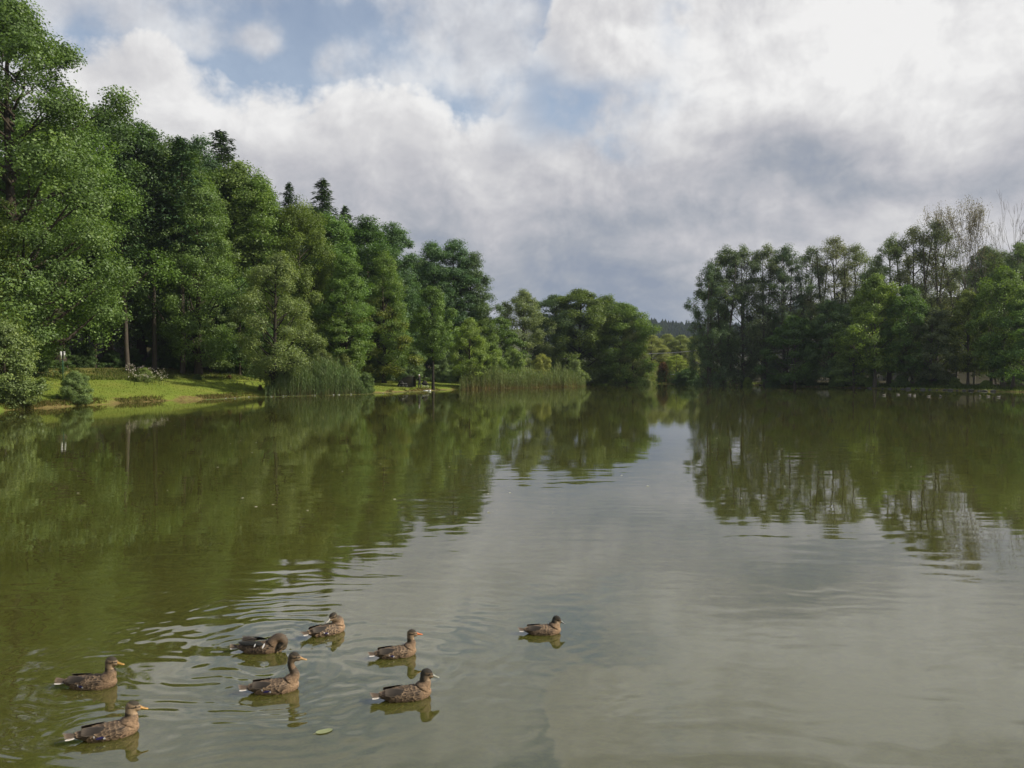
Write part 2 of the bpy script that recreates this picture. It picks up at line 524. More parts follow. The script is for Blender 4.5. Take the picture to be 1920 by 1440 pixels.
def water_h(x, y):
    """height of the real surface waves (metres)"""
    fade = sst(44, 20, y)
    wx_ = x + 0.30 * fbm(x * 1.1, y * 1.1, 3, 5, 0.6); wy_ = y + 0.26 * fbm(x * 1.1, y * 1.1, 3, 11, 0.6)
    n1 = fbm(wx_ * 1.0, wy_ * 3.3, 2, 1); n2 = fbm(x * 0.2, y * 0.6, 2, 2); n3 = fbm(wx_ * 2.4, wy_ * 6.5, 2, 3)
    patch = 0.30 + 0.9 * sst(-0.08, 0.16, fbm(x * 0.07, y * 0.16, 3, 4))

    def zn(cx, cy_, sx, sy, w):
        return w * np.exp(-((x - cx) / sx) ** 2 - ((y - cy_) / sy) ** 2)
    dist = zn(-3.3, 8.6, 2.3, 2.2, 1.0) + zn(-1.6, 13.5, 4.0, 4.5, 0.36) + zn(-3.0, 6.4, 2.2, 1.3, 0.55) + zn(1.6, 5.2, 0.8, 0.5, 0.9) + zn(4.0, 9.0, 3.5, 2.5, 0.42) + zn(2.6, 6.2, 2.4, 1.3, 0.28) + zn(12, 24, 10, 8, 0.5)
    h = n1 * patch * 0.0013 + n2 * 0.0032 + n1 * dist * 0.0052 + n3 * (patch * 0.00022 + dist * 0.0014)
    for k, amp, lam, rc in RINGS:
        x0, y0 = DPOS[k]
        r = np.hypot(wx_ - x0, wy_ - y0)
        a = amp * np.exp(-r / rc) * sst(0.12, 0.42, r) * np.clip(0.75 + 1.3 * fbm(x * 0.9 + x0, y * 0.9 + y0, 2, 8), 0.05, 2)
        h = h + a * np.sin(2 * math.pi * r / lam)
    return h * fade


def water_mat():
    m, q, out = new_mat('water')
    pos = q.n('ShaderNodeNewGeometry').outputs['Position']
    n1 = q.noise(q.v('MULTIPLY', pos, (1.5, 4.5, 1.0)), 1.0, 1.0, 0.5, 0.0, '2D')
    b = q.n('ShaderNodeBump'); b.inputs['Strength'].default_value = 1.0; b.inputs['Distance'].default_value = 1.0
    q.put(b.inputs['Height'], q.m('MULTIPLY', n1, 0.00075))
    fr = q.n('ShaderNodeFresnel'); fr.inputs['IOR'].default_value = 2.05; q.L.new(b.outputs[0], fr.inputs['Normal'])
    gl = q.n('ShaderNodeBsdfGlossy'); gl.inputs['Roughness'].default_value = 0.022; gl.inputs[0].default_value = (0.98, 0.98, 1.0, 1)
    q.L.new(b.outputs[0], gl.inputs['Normal'])
    body = q.ramp(q.noise(pos, 0.12, 2.0, 0.5, 0.0, '2D'), [(0.3, (0.091, 0.094, 0.0200)), (0.7, (0.106, 0.107, 0.0245))])
    df = q.n('ShaderNodeSubsurfaceScattering', falloff='BURLEY'); q.put(df.inputs['Color'], body); df.inputs['Scale'].default_value = 0.12; df.inputs['Radius'].default_value = (1.0, 1.0, 0.7)
    tp = q.n('ShaderNodeBsdfTransparent'); tp.inputs[0].default_value = (0.90, 0.82, 0.45, 1)
    s1 = q.n('ShaderNodeMixShader'); s1.inputs[0].default_value = 0.40
    q.L.new(df.outputs[0], s1.inputs[1]); q.L.new(tp.outputs[0], s1.inputs[2])
    s2 = q.n('ShaderNodeMixShader'); q.L.new(fr.outputs[0], s2.inputs[0])
    q.L.new(s1.outputs[0], s2.inputs[1]); q.L.new(gl.outputs[0], s2.inputs[2])
    q.L.new(s2.outputs[0], out.inputs[0])
    return m


wxs = spaced(-72, -5.3, 5.3, 94, 0.040, 1.07)
wys = [-6.0, -3.0, 0.0, 2.0, 3.0]; y_ = 3.6
while y_ < 168:
    wys.append(y_); y_ += max(0.011, min(3.0, 0.66 * y_ * y_ / (773 * 2.6)))
wys = np.array(wys)
WX, WY = np.meshgrid(wxs, wys); idx = np.arange(WX.size).reshape(WX.shape)
F = np.stack([idx[:-1, :-1], idx[:-1, 1:], idx[1:, 1:], idx[1:, :-1]], -1).reshape(-1, 4)
print('water faces', len(F))
wo_ = obj('water', mesh_np('water', np.stack([WX.ravel(), WY.ravel(), water_h(WX.ravel(), WY.ravel())], -1), F, True), water_mat())
tag(wo_, 'calm murky green lake water mirroring trees and sky', None, None, 'structure')

# ------------------------------------------------------------------ tree builders
def unit(v):
    return v / (np.linalg.norm(v, axis=-1, keepdims=True) + 1e-9)


def leaf_mesh(name, pos, nrm, tan, ln, wd, tint):
    """one bent rhombus per leaf spray"""
    n = len(pos); tan = unit(tan - nrm * np.sum(tan * nrm, 1, keepdims=True)); bt = np.cross(nrm, tan)
    ln = ln[:, None]; wd = wd[:, None]
    p0 = pos - tan * ln * 0.5; p2 = pos + tan * ln * 0.5 - nrm * ln * 0.12
    mid = pos - tan * ln * 0.06 - nrm * wd * 0.10
    p1 = mid + bt * wd * 0.5 + nrm * wd * 0.16; p3 = mid - bt * wd * 0.5 + nrm * wd * 0.16
    V = np.stack([p0, p1, p2, p3], 1).reshape(-1, 3)
    Fq = np.arange(n * 4).reshape(n, 4)
    return mesh_np(name, V, Fq, False, {'tint': np.repeat(tint, 4)})


PROF = {
    'oval': lambda t: np.sin(np.pi * np.clip(t, 0, 1) ** 0.8) ** 0.62 * (1 - 0.18 * t) + 0.10,
    'cone': lambda t: (1 - t) ** 0.75 * (0.55 + 0.45 * sst(0, 0.18, t)) + 0.06,
    'dome': lambda t: np.sqrt(np.clip(1 - t ** 2.4, 0, 1)) * (0.72 + 0.28 * sst(0, 0.3, t)) + 0.05,
    'column': lambda t: (0.75 + 0.25 * np.sin(np.pi * t)) * np.clip((1 - t) * 3.2, 0, 1) ** 0.5 + 0.06,
    'vase': lambda t: (0.45 + 0.75 * t) * np.clip((1 - t) * 3.0, 0, 1) ** 0.6 + 0.06,
    'bush': lambda t: np.sqrt(np.clip(1 - (t * 0.96) ** 2, 0, 1)) + 0.02,
}
PROTO = {}


def gen_tree(key, seed, H, base, Rm, prof, nl, lr, nc, cr, nleaf, leaf=(0.26, 0.15), zs=0.95, thin=0.0, trunk_r=0.2, lean=0.0, top_up=0.0, limbs=True, twigs=False, stems=1, mat=None):
    rng = np.random.default_rng(seed)
    pf = PROF[prof]; cb = H * base; ch = H - cb
    # lobes
    t = (np.arange(nl) + rng.uniform(0, 1, nl)) / nl
    t = t ** 0.92
    ang = np.arange(nl) * 2.39996 + rng.uniform(-0.5, 0.5, nl)
    Rt = Rm * pf(t) * rng.uniform(0.72, 1.28, nl)
    lrad = lr * (0.5 + 0.95 * rng.uniform(0, 1, nl) ** 1.2) * (1 - 0.35 * t)
    rad = np.maximum(Rt - lrad * 0.85, 0.05) * rng.uniform(0.55, 1.0, nl)
    rad = np.where(t > 0.94, rad * 0.3, rad)
    L = np.stack([rad * np.cos(ang), rad * np.sin(ang), cb + t * ch - lrad * 0.55 + rng.normal(0, 0.035 * ch, nl) * (t < 0.9)], 1)
    L[:, 2] = np.maximum(L[:, 2], cb * 0.9 + lrad * 0.35)
    lx = lean * (L[:, 2] / H) ** 1.5
    L[:, 0] += lx
    # trunk and limbs
    mb = MB()

    def axis(z, ph=0.0, off=0.0):
        return np.array([lean * (z / H) ** 1.5 + 0.012 * H * math.sin(z / H * 5 + ph) * z / H + off * z / H, 0.010 * H * math.sin(z / H * 4.1 + 2 * ph) * z / H + off * 0.6 * z / H, z])
    for s in range(stems):
        ph = rng.uniform(0, 6); off = 0 if stems == 1 else (s - (stems - 1) / 2) * Rm * 0.5
        zz = np.linspace(-0.3, H * 0.93, 9)
        pts = np.array([axis(max(z, 0), ph, off) + np.array([0, 0, min(z, 0)]) for z in zz])
        if stems > 1:
            pts[:, :2] += np.array([math.cos(s * 2.4), math.sin(s * 2.4)]) * trunk_r * 0.9
        rr = trunk_r * (1 - np.clip(zz, 0, None) / H) ** 0.85 + 0.012
        rr[0] *= 1.5; rr[1] *= 1.04
        mb.tube(pts, rr, 7, False)
    if limbs:
        for i in range(nl):
            c = L[i]; hr = math.hypot(c[0] - lean * (c[2] / H) ** 1.5, c[1])
            z0 = max(cb * 0.75, c[2] - hr * rng.uniform(0.55, 1.0) - 0.4); z0 = min(z0, H * 0.9)
            a = axis(z0); m_ = (a + c) / 2 + np.array([0, 0, -0.08 * hr]) + rng.normal(0, 0.06 * hr + 0.02, 3)
            q1 = (a + m_) / 2 + np.array([0, 0, 0.02 * hr])
            r0 = max(0.025, trunk_r * 0.40 * (1 - z0 / H) ** 0.6 + 0.015)
            mb.tube([a, q1, m_, c], [r0, r0 * 0.8, r0 * 0.6, r0 * 0.3], 5, False)
    # clumps
    li = np.repeat(np.arange(nl), nc); n = len(li)
    d = unit(rng.normal(0, 1, (n, 3)))
    out = L.copy(); out[:, 2] = 0; out = unit(out + 1e-6)
    d = unit(d + out[li] * 0.65 + np.array([0, 0, 0.18]))
    C = L[li] + d * (lrad[li] * rng.uniform(0.45, 1.05, n))[:, None] * np.array([1, 1, zs])
    tt = np.clip((C[:, 2] - cb) / ch, 0, 1)
    if top_up:
        C[:, 2] += top_up * rng.uniform(0, 1, n) ** 2 * lrad[li] * tt
    keep = rng.uniform(0, 1, n) > thin * tt ** 1.3
    C = C[keep]; li = li[keep]; d = d[keep]; n = len(C)
    crr = cr * rng.uniform(0.65, 1.3, n)
    if twigs:
        for i in range(0, n, 1):
            a = L[li[i]]; m_ = (a + C[i]) / 2 + rng.normal(0, 0.12, 3)
            mb.tube([a, m_, C[i] + (C[i] - m_) * 0.5], [0.028, 0.018, 0.008], 3, False)
    ctint = rng.uniform(0, 1, n)
    # leaves
    ci = np.repeat(np.arange(n), nleaf); k = len(ci)
    e = unit(rng.normal(0, 1, (k, 3))); rr = rng.uniform(0, 1, k) ** 0.45
    pos = C[ci] + e * (rr * crr[ci])[:, None] * np.array([1, 1, 0.82])
    nrm = unit(e * 0.40 + d[ci] * 0.7 + np.array([0, 0, 0.28]) + rng.normal(0, 0.55, (k, 3)))
    tan = unit(rng.normal(0, 1, (k, 3)) + e * 0.5 + np.array([0, 0, -0.35]))
    ln = leaf[0] * rng.uniform(0.6, 1.35, k); wd = leaf[1] * rng.uniform(0.6, 1.3, k)
    tint = np.clip(0.5 * ctint[ci] + 0.5 * rng.uniform(0, 1, k), 0, 1)
    cm_ = leaf_mesh(key + '_crown', pos, nrm, tan, ln, wd, tint); cm_.materials.append(mat or LEAF)
    tm = mb.mesh(key + '_trunk'); tm.materials.append(BARK)
    PROTO[key] = dict(H=float(pos[:, 2].max()) * 0.985, tm=tm, cm=cm_)


def gen_conifer(key, seed, H, base, Rm, whorls, per, leaf=(0.42, 0.13), droop=0.25, irregular=0.2, trunk_r=0.2, power=0.9):
    rng = np.random.default_rng(seed); mb = MB()
    zz = np.linspace(-0.3, H, 8)
    mb.tube([[0.05 * math.sin(z), 0.05 * math.cos(z * .7), z] for z in zz], trunk_r * (1 - np.clip(zz, 0, None) / H) + 0.015, 7, False)
    for k in range(int(base * 14)):
        z = rng.uniform(0.08, base) * H; a = rng.uniform(0, 6.3); ln = rng.uniform(0.4, 1.3)
        mb.tube([[0, 0, z], [math.cos(a) * ln, math.sin(a) * ln, z - 0.15 * ln]], [0.025, 0.008], 3, False)
    P_, N_, T_, tn = [], [], [], []
    for w in range(whorls):
        t = (w + 0.3) / whorls; z = H * (base + (1 - base) * t)
        for b in range(per):
            a = (b + rng.uniform(0, 0.8)) * 2 * math.pi / per + w * 0.9
            ln = Rm * ((1 - t) ** power) * rng.uniform(1 - irregular, 1 + irregular * 0.6) + 0.15
            if rng.uniform() < irregular * 0.35: continue
            dirh = np.array([math.cos(a), math.sin(a), 0.0])
            up = rng.uniform(-0.05, 0.22) + 0.25 * t
            end = np.array([0, 0, z]) + dirh * ln + np.array([0, 0, ln * (up - droop)])
            mid = np.array([0, 0, z]) + dirh * ln * 0.5 + np.array([0, 0, ln * up * 0.5 - 0.3 * droop * ln * 0.5])
            mb.tube([[0, 0, z], mid, end], [0.03, 0.02, 0.008], 3, False)
            ns = int(10 + 16 * ln)
            s = rng.uniform(0.12, 1, ns)
            p = np.where(s[:, None] < 0.5, np.array([0, 0, z]) + (mid - np.array([0, 0, z])) * (s[:, None] * 2), mid + (end - mid) * (s[:, None] * 2 - 1))
            side = np.cross(dirh, [0, 0, 1]); sp = rng.normal(0, 1, ns) * 0.26 * ln * (0.35 + 0.65 * np.sin(np.pi * s))
            p = p + side * sp[:, None] + np.array([0, 0, 1]) * (rng.normal(-0.10, 0.16, ns) - 0.16 * np.abs(sp))[:, None]
            P_.append(p); N_.append(unit(np.array([0, 0, 0.8]) + rng.normal(0, 0.5, (ns, 3))))
            T_.append(unit(dirh * 0.8 + side * np.sign(sp)[:, None] * 0.7 + np.array([0, 0, -0.35]) + rng.normal(0, 0.3, (ns, 3))))
            tn.append(np.clip(rng.uniform(0, 1) * 0.5 + rng.uniform(0, 0.5, ns), 0, 1))
    pos = np.concatenate(P_); k = len(pos)
    cm_ = leaf_mesh(key + '_crown', pos, np.concatenate(N_), np.concatenate(T_), leaf[0] * rng.uniform(0.6, 1.4, k), leaf[1] * rng.uniform(0.6, 1.4, k), np.concatenate(tn))
    cm_.materials.append(NEEDLE)
    tm = mb.mesh(key + '_trunk'); tm.materials.append(BARK)
    PROTO[key] = dict(H=H, tm=tm, cm=cm_)


def gen_bare(key, seed, H, trunk_r, spread=0.5, depth=5, leafy=0):
    rng = np.random.default_rng(seed); mb = MB(); tips = []

    def grow(p, d, ln, r, lev):
        d = unit(d); mid = p + d * ln * 0.5 + rng.normal(0, 0.03 * ln, 3); e = p + d * ln + rng.normal(0, 0.05 * ln, 3)
        mb.tube([p, mid, e], [r, r * 0.85, r * 0.68], 6 if lev < 2 else (4 if lev < 4 else 3), False)
        if lev >= depth:
            tips.append(e); return
        nb = 2 if lev == 0 else rng.integers(2, 4)
        for b in range(nb):
            ax = unit(rng.normal(0, 1, 3)); nd = unit(d + ax * spread * (0.55 if b == 0 else 1.0) + np.array([0, 0, 0.22]))
            grow(e, nd, ln * rng.uniform(0.62, 0.86), max(0.022, r * (0.68 if b == 0 else 0.5)), lev + 1)
        if lev in (1, 2, 3):
            ax = unit(rng.normal(0, 1, 3)); grow(mid, unit(d * 0.6 + ax * spread * 1.5 + np.array([0, 0, .2])), ln * 0.55, max(0.02, r * 0.4), min(lev + 2, depth))
    grow(np.array([0, 0, -0.3]), np.array([0.03, 0, 1.0]), H * 0.36, trunk_r, 0)
    tips = np.array(tips); s = H / tips[:, 2].max()
    for i in range(len(mb.v)):
        mb.v[i][:, 2] = np.where(mb.v[i][:, 2] > 0, mb.v[i][:, 2] * s, mb.v[i][:, 2])
    tips[:, 2] *= s
    tm = mb.mesh(key + '_trunk'); tm.materials.append(BARK); cm_ = None
    if leafy:
        n = len(tips); ci = np.repeat(np.arange(n), leafy); k = len(ci)
        pos = tips[ci] + rng.normal(0, 0.30, (k, 3)) * np.array([1, 1, 1.3]); e = unit(rng.normal(0, 1, (k, 3)))
        cm_ = leaf_mesh(key + '_crown', pos, unit(e + np.array([0, 0, .4])), unit(rng.normal(0, 1, (k, 3))), 0.17 * rng.uniform(.6, 1.4, k), 0.11 * rng.uniform(.6, 1.4, k), rng.uniform(0, 1, k))
        cm_.materials.append(LEAF)
    PROTO[key] = dict(H=H, tm=tm, cm=cm_)


#         key      seed  H   base  R    prof    nl  lr   nc  cr  nleaf
gen_tree('oak_a', 11, 26, 0.12, 6.4, 'oval', 82, 2.3, 15, 0.88, 96, (0.185, 0.12), trunk_r=0.42)
gen_tree('oak_b', 12, 22, 0.12, 5.8, 'oval', 54, 2.2, 15, 0.85, 84, (0.185, 0.12), trunk_r=0.36)
gen_tree('oak_c', 13, 23, 0.18, 5.0, 'dome', 52, 2.0, 14, 0.82, 70, (0.21, 0.13), trunk_r=0.34)
gen_tree('tall_a', 14, 25, 0.24, 4.0, 'dome', 50, 1.8, 13, 0.76, 66, (0.21, 0.13), trunk_r=0.28)
gen_tree('tall_b', 15, 24, 0.14, 3.7, 'oval', 56, 1.7, 13, 0.74, 64, (0.21, 0.13), trunk_r=0.26)
gen_tree('willow', 16, 13, 0.15, 4.1, 'oval', 50, 1.45, 13, 0.56, 66, (0.165, 0.085), trunk_r=0.20, lean=0.5)
gen_tree('young', 17, 11, 0.20, 3.3, 'oval', 44, 1.15, 12, 0.48, 56, (0.175, 0.105), trunk_r=0.14)
gen_tree('lawn_young', 37, 12, 0.36, 2.8, 'oval', 42, 1.1, 12, 0.48, 58, (0.175, 0.105), trunk_r=0.15)
gen_tree('layer', 18, 10, 0.10, 3.8, 'dome', 40, 1.3, 12, 0.55, 56, (0.19, 0.12), zs=0.5, trunk_r=0.16)
gen_tree('round_a', 19, 15, 0.02, 4.6, 'dome', 60, 1.65, 14, 0.62, 62, (0.19, 0.115), trunk_r=0.22)
gen_tree('round_b', 20, 15, 0.03, 4.2, 'dome', 58, 1.55, 14, 0.60, 62, (0.18, 0.105), trunk_r=0.22)
gen_tree('alder_a', 21, 20, 0.05, 3.6, 'column', 64, 1.25, 13, 0.58, 52, (0.165, 0.10), zs=1.2, thin=0.18, trunk_r=0.18, top_up=0.8, stems=3, twigs=True)
gen_tree('alder_b', 22, 20, 0.10, 3.9, 'dome', 60, 1.3, 13, 0.60, 46, (0.165, 0.10), zs=1.3, thin=0.24, trunk_r=0.18, top_up=0.9, stems=2, twigs=True)
gen_tree('poplar', 23, 21, 0.14, 3.6, 'dome', 60, 1.2, 13, 0.58, 38, (0.155, 0.095), zs=1.5, thin=0.32, trunk_r=0.17, top_up=1.0, stems=3, twigs=True)
gen_tree('shrub_a', 24, 3.2, 0.02, 1.9, 'bush', 64, 0.62, 12, 0.27, 50, (0.11, 0.062), trunk_r=0.05, limbs=True)
gen_tree('shrub_b', 25, 3.0, 0.02, 1.5, 'cone', 32, 0.50, 11, 0.25, 46, (0.11, 0.06), zs=1.0, trunk_r=0.05, top_up=0.8)
gen_tree('shrub_c', 26, 5.0, 0.02, 2.3, 'dome', 44, 0.85, 12, 0.36, 54, (0.14, 0.08), trunk_r=0.07)
gen_conifer('spruce', 27, 26, 0.22, 3.2, 110, 3, (0.44, 0.11), 0.26, 0.7, 0.2, 0.55)
gen_conifer('pine', 28, 26, 0.52, 3.0, 60, 3, (0.40, 0.14), 0.05, 0.55, 0.24, 0.55)
gen_conifer('cypress', 29, 2.6, 0.02, 0.62, 26, 9, (0.16, 0.05), -0.5, 0.12, 0.05, 0.6)
gen_bare('birch', 30, 21, 0.22, 0.42, 6, 9)
gen_bare('dead', 31, 22, 0.20, 0.5, 6, 0)

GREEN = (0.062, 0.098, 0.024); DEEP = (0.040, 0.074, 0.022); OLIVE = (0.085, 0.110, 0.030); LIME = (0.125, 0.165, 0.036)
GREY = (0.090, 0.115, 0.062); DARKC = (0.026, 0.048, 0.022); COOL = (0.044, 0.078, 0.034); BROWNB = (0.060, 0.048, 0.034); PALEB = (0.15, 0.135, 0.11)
_rr = random.Random(5)
WID = {'oak_a': 1.15, 'oak_b': 1.15, 'oak_c': 1.25, 'tall_a': 1.4, 'tall_b': 1.4, 'alder_a': 1.15, 'alder_b': 1.2, 'poplar': 1.3, 'round_a': 1.5, 'round_b': 1.45, 'spruce': 1.5, 'pine': 1.5, 'willow': 1.1, 'layer': 1.2, 'young': 1.1}


def vary(c, a=0.14):
    k = 1 + _rr.uniform(-a, a)
    k *= 2.1
    return (c[0] * 1.02 * k * (1 + _rr.uniform(-a, a) * 0.7), c[1] * 0.97 * k, c[2] * 0.80 * k * (1 + _rr.uniform(-a, a)), 1.0)


def plant(key, px, D, top, label, color, name='broadleaf_tree', cat='tree', group=None, w=1.0, bark=BROWNB, rot=None, lean=0.0, base_z=None, max_h=None):
    X = (px - CX) / FPX * D; z = gz(X, D) if base_z is None else base_z
    H = CAMZ + (HY - top) / FPX * D - z
    p = PROTO[key]; s = H / p['H']; w = w * WID.get(key, 1.0)
    t = empty(name, (X, D, z - 0.05), _rr.uniform(0, 6.28) if rot is None else rot)
    t.scale = (s * w, s * w, s)
    if lean:
        t.rotation_euler = (0, lean, 0)
    tag(t, label, cat, group)
    o = obj('trunk', p['tm'], None, t); o.color = (*bark, 1.0)
    if p['cm'] is not None:
        o = obj('crown' if cat != 'shrub' else 'foliage', p['cm'], None, t); o.color = vary(color)
    return t


ORD = ['leftmost', 'second', 'third', 'fourth', 'fifth', 'sixth', 'seventh', 'eighth', 'ninth', 'tenth', 'eleventh', 'twelfth', 'thirteenth', 'fourteenth', 'fifteenth', 'sixteenth', 'seventeenth',
       'eighteenth', 'nineteenth', 'twentieth', 'twenty-first', 'twenty-second']


def nth(i, what):
    return (f'leftmost {what}' if i == 0 else f'{ORD[i]} {what}, counted from the left')


# ---- left bank, big oaks and the forest edge
plant('oak_a', 28, 60, -5, 'tallest oak at the left edge of the photo, its bright crown cut by the frame', (0.052, 0.092, 0.026), 'oak_tree', w=1.0)
plant('oak_b', 112, 73, 215, 'broad sunlit oak behind the white sign, lower than the tallest oak', (0.064, 0.102, 0.026), 'oak_tree', w=1.18)
plant('oak_b', -70, 56, 330, 'green oak branches reaching in low at the left frame edge', GREEN, 'oak_tree', w=1.1)
plant('oak_c', 205, 80, 200, 'dark green tree with pointed top right of the tallest oak', DEEP, w=0.95)
plant('tall_a', 265, 84, 232, 'tall forest tree with rounded top, second right of the oaks', DEEP)
plant('oak_c', 325, 86, 258, 'forest tree left of the dark pine tip on the skyline', DEEP)
plant('tall_a', 375, 92, 262, 'forest tree whose small crown stands just left of the dark pine tip', COOL, w=0.8)
plant('pine', 417, 96, 248, 'dark pine whose tip sticks out of the left skyline', DARKC, 'pine_tree', w=0.85)
plant('oak_b', 372, 82, 320, 'lit round oak crown below the dark pine tip', (0.056, 0.094, 0.025), 'oak_tree', w=0.9)
plant('tall_b', 440, 92, 302, 'pointed broadleaf tree right of the dark pine tip', GREEN)
plant('oak_c', 480, 93, 322, 'bright green forest tree above the lawn willow', (0.068, 0.112, 0.026), w=0.9)
plant('spruce', 543, 108, 345, 'slim dark spruce tip left of the feathery one on the skyline', DARKC, 'spruce_tree', w=0.75)
plant('spruce', 606, 108, 338, 'feathery tall spruce standing out of the left skyline', (0.034, 0.058, 0.028), 'spruce_tree', w=1.1)
plant('spruce', 648, 113, 388, 'shorter spruce right of the feathery tall one', DARKC, 'spruce_tree', w=0.95)
plant('oak_b', 560, 94, 372, 'light green oak in front of the two spruces', (0.070, 0.112, 0.026), 'oak_tree', w=0.85)
plant('tall_b', 622, 99, 400, 'leafy tree in front of the feathery spruce', (0.060, 0.100, 0.027), w=1.05)
plant('tall_a', 690, 108, 408, 'tree with a domed top right of the spruces', DEEP)
plant('tall_a', 738, 112, 420, 'broad skyline tree with rounded head, centre of the left wood', COOL, w=1.0)
plant('oak_c', 720, 104, 470, 'mid-green forest tree below the rounded skyline head', GREEN, w=0.8)
plant('tall_b', 812, 118, 452, 'first of three slim tops near the right end of the left wood', COOL, w=0.9)
plant('tall_a', 852, 120, 450, 'middle of three slim tops near the right end of the left wood', COOL, w=0.9)
plant('tall_b', 884, 121, 472, 'last of three slim tops at the right end of the left wood', (0.046, 0.078, 0.032), w=0.95)
plant('oak_c', 905, 120, 560, 'round lower tree closing the right end of the left wood', GREEN, w=0.8)
plant('layer', 932, 126, 592, 'small tree at the very right end of the left wood, above the reeds', GREEN, w=1.0)
plant('tall_b', 650, 93, 475, 'mid-height tree above the conifer-like bushes behind the long reed clump', (0.058, 0.096, 0.026), w=0.9)
plant('layer', 700, 105, 556, 'yellowish layered tree spreading right above the bushes by the tent', (0.105, 0.125, 0.032), w=1.1)
plant('layer', 640, 92, 585, 'low layered tree between the willow and the yellowish tree', GREEN, w=1.0)
plant('layer', 395, 84, 565, 'understorey tree with pale leaves left of the lawn willow', (0.070, 0.096, 0.036), w=0.9)
plant('layer', 330, 84, 585, 'dark understorey tree in the gap of the forest edge', DEEP, w=0.9)
plant('young', 450, 86, 520, 'slim young tree at the forest edge behind the willow', DEEP, w=0.8)
plant('layer', 760, 117, 590, 'low dark tree behind the tent', DEEP, w=1.1)
plant('oak_c', 775, 120, 510, 'shaded forest tree above the tent', DEEP, w=0.8)
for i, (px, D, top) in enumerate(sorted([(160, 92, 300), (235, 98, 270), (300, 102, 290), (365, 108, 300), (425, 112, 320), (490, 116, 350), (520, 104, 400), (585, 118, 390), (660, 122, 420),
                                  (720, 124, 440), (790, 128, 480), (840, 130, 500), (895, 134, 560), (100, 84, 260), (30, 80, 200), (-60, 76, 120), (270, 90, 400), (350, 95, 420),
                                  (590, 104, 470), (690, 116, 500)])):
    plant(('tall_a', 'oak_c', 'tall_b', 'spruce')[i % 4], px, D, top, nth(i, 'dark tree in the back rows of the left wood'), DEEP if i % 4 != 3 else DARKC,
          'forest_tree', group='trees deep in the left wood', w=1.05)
for i, (px, D, top, t_) in enumerate([(240, 76, 480, 'leaning bare trunk below the dark gap, nearest the oaks'), (290, 80, 470, 'straight dark trunk in the middle of the forest gap'),
                                     (343, 81, 450, 'lit straight trunk at the right of the forest gap'), (178, 78, 560, 'thick dark trunk behind the lawn, right of the sign')]):
    plant('pine', px, D, top - 190, 'high-crowned pine, ' + t_, DARKC, 'pine_tree', w=0.75 + 0.05 * i, bark=(0.075, 0.062, 0.048), lean=-0.04 if i == 0 else 0.0)

# ---- trees on the lawn
plant('willow', 512, 77.5, 472, 'grey-green willow standing on the shore left of the reeds', (0.098, 0.122, 0.046), 'willow_tree', w=1.0, rot=0.4, bark=(0.04, 0.034, 0.025))
plant('lawn_young', 812, 99, 538, 'slender young tree with bare trunk beside the angler', (0.070, 0.120, 0.030), 'young_tree', w=1.0, rot=1.0, bark=(0.035, 0.03, 0.022))
plant('young', 880, 107, 596, 'bright young tree at the left end of the brown-footed reeds', (0.085, 0.130, 0.034), 'young_tree', w=1.05)

# ---- centre of the far shore
plant('round_b', 982, 136, 543, 'pale silvery willow standing alone left of the round central trees', GREY, 'willow_tree', w=0.85)
plant('round_a', 1042, 143, 553, 'dark round tree touching the silvery willow', COOL, w=0.95)
plant('round_a', 1088, 141, 542, 'tallest round tree in the middle of the far shore', (0.062, 0.098, 0.032), w=1.0)
plant('round_b', 1135, 143, 553, 'round tree right of the tallest central one', (0.060, 0.096, 0.032), w=1.0)
plant('round_a', 1170, 140, 568, 'rounded tree at the right end of the central group', GREEN, w=0.95)
plant('round_b', 1186, 139, 600, 'pale leafy tree sloping down to the valley gap', (0.088, 0.116, 0.050), w=0.7)
for i, (px, D, top) in enumerate([(1222, 195, 628), (1250, 205, 626), (1276, 200, 628), (1300, 210, 630), (1190, 215, 632)]):
    plant('round_b', px, D, top, ['leftmost pale tree in the valley gap', 'middle pale tree in the valley gap', 'third pale tree in the valley gap below the far hill',
                                  'pale tree half hidden by the tall right-hand trees', 'pale tree half hidden by the central group'][i], (0.115, 0.135, 0.055), w=1.3)
plant('layer', 1268, 160, 664, 'bright low tree arching over the dark hollow in the valley gap', (0.12, 0.16, 0.045), w=1.2)
plant('cypress', 1243, 150, 681, 'small brown egg-shaped conifer in the valley gap', (0.16, 0.105, 0.060), 'conifer_bush', 'conifer', w=1.5)

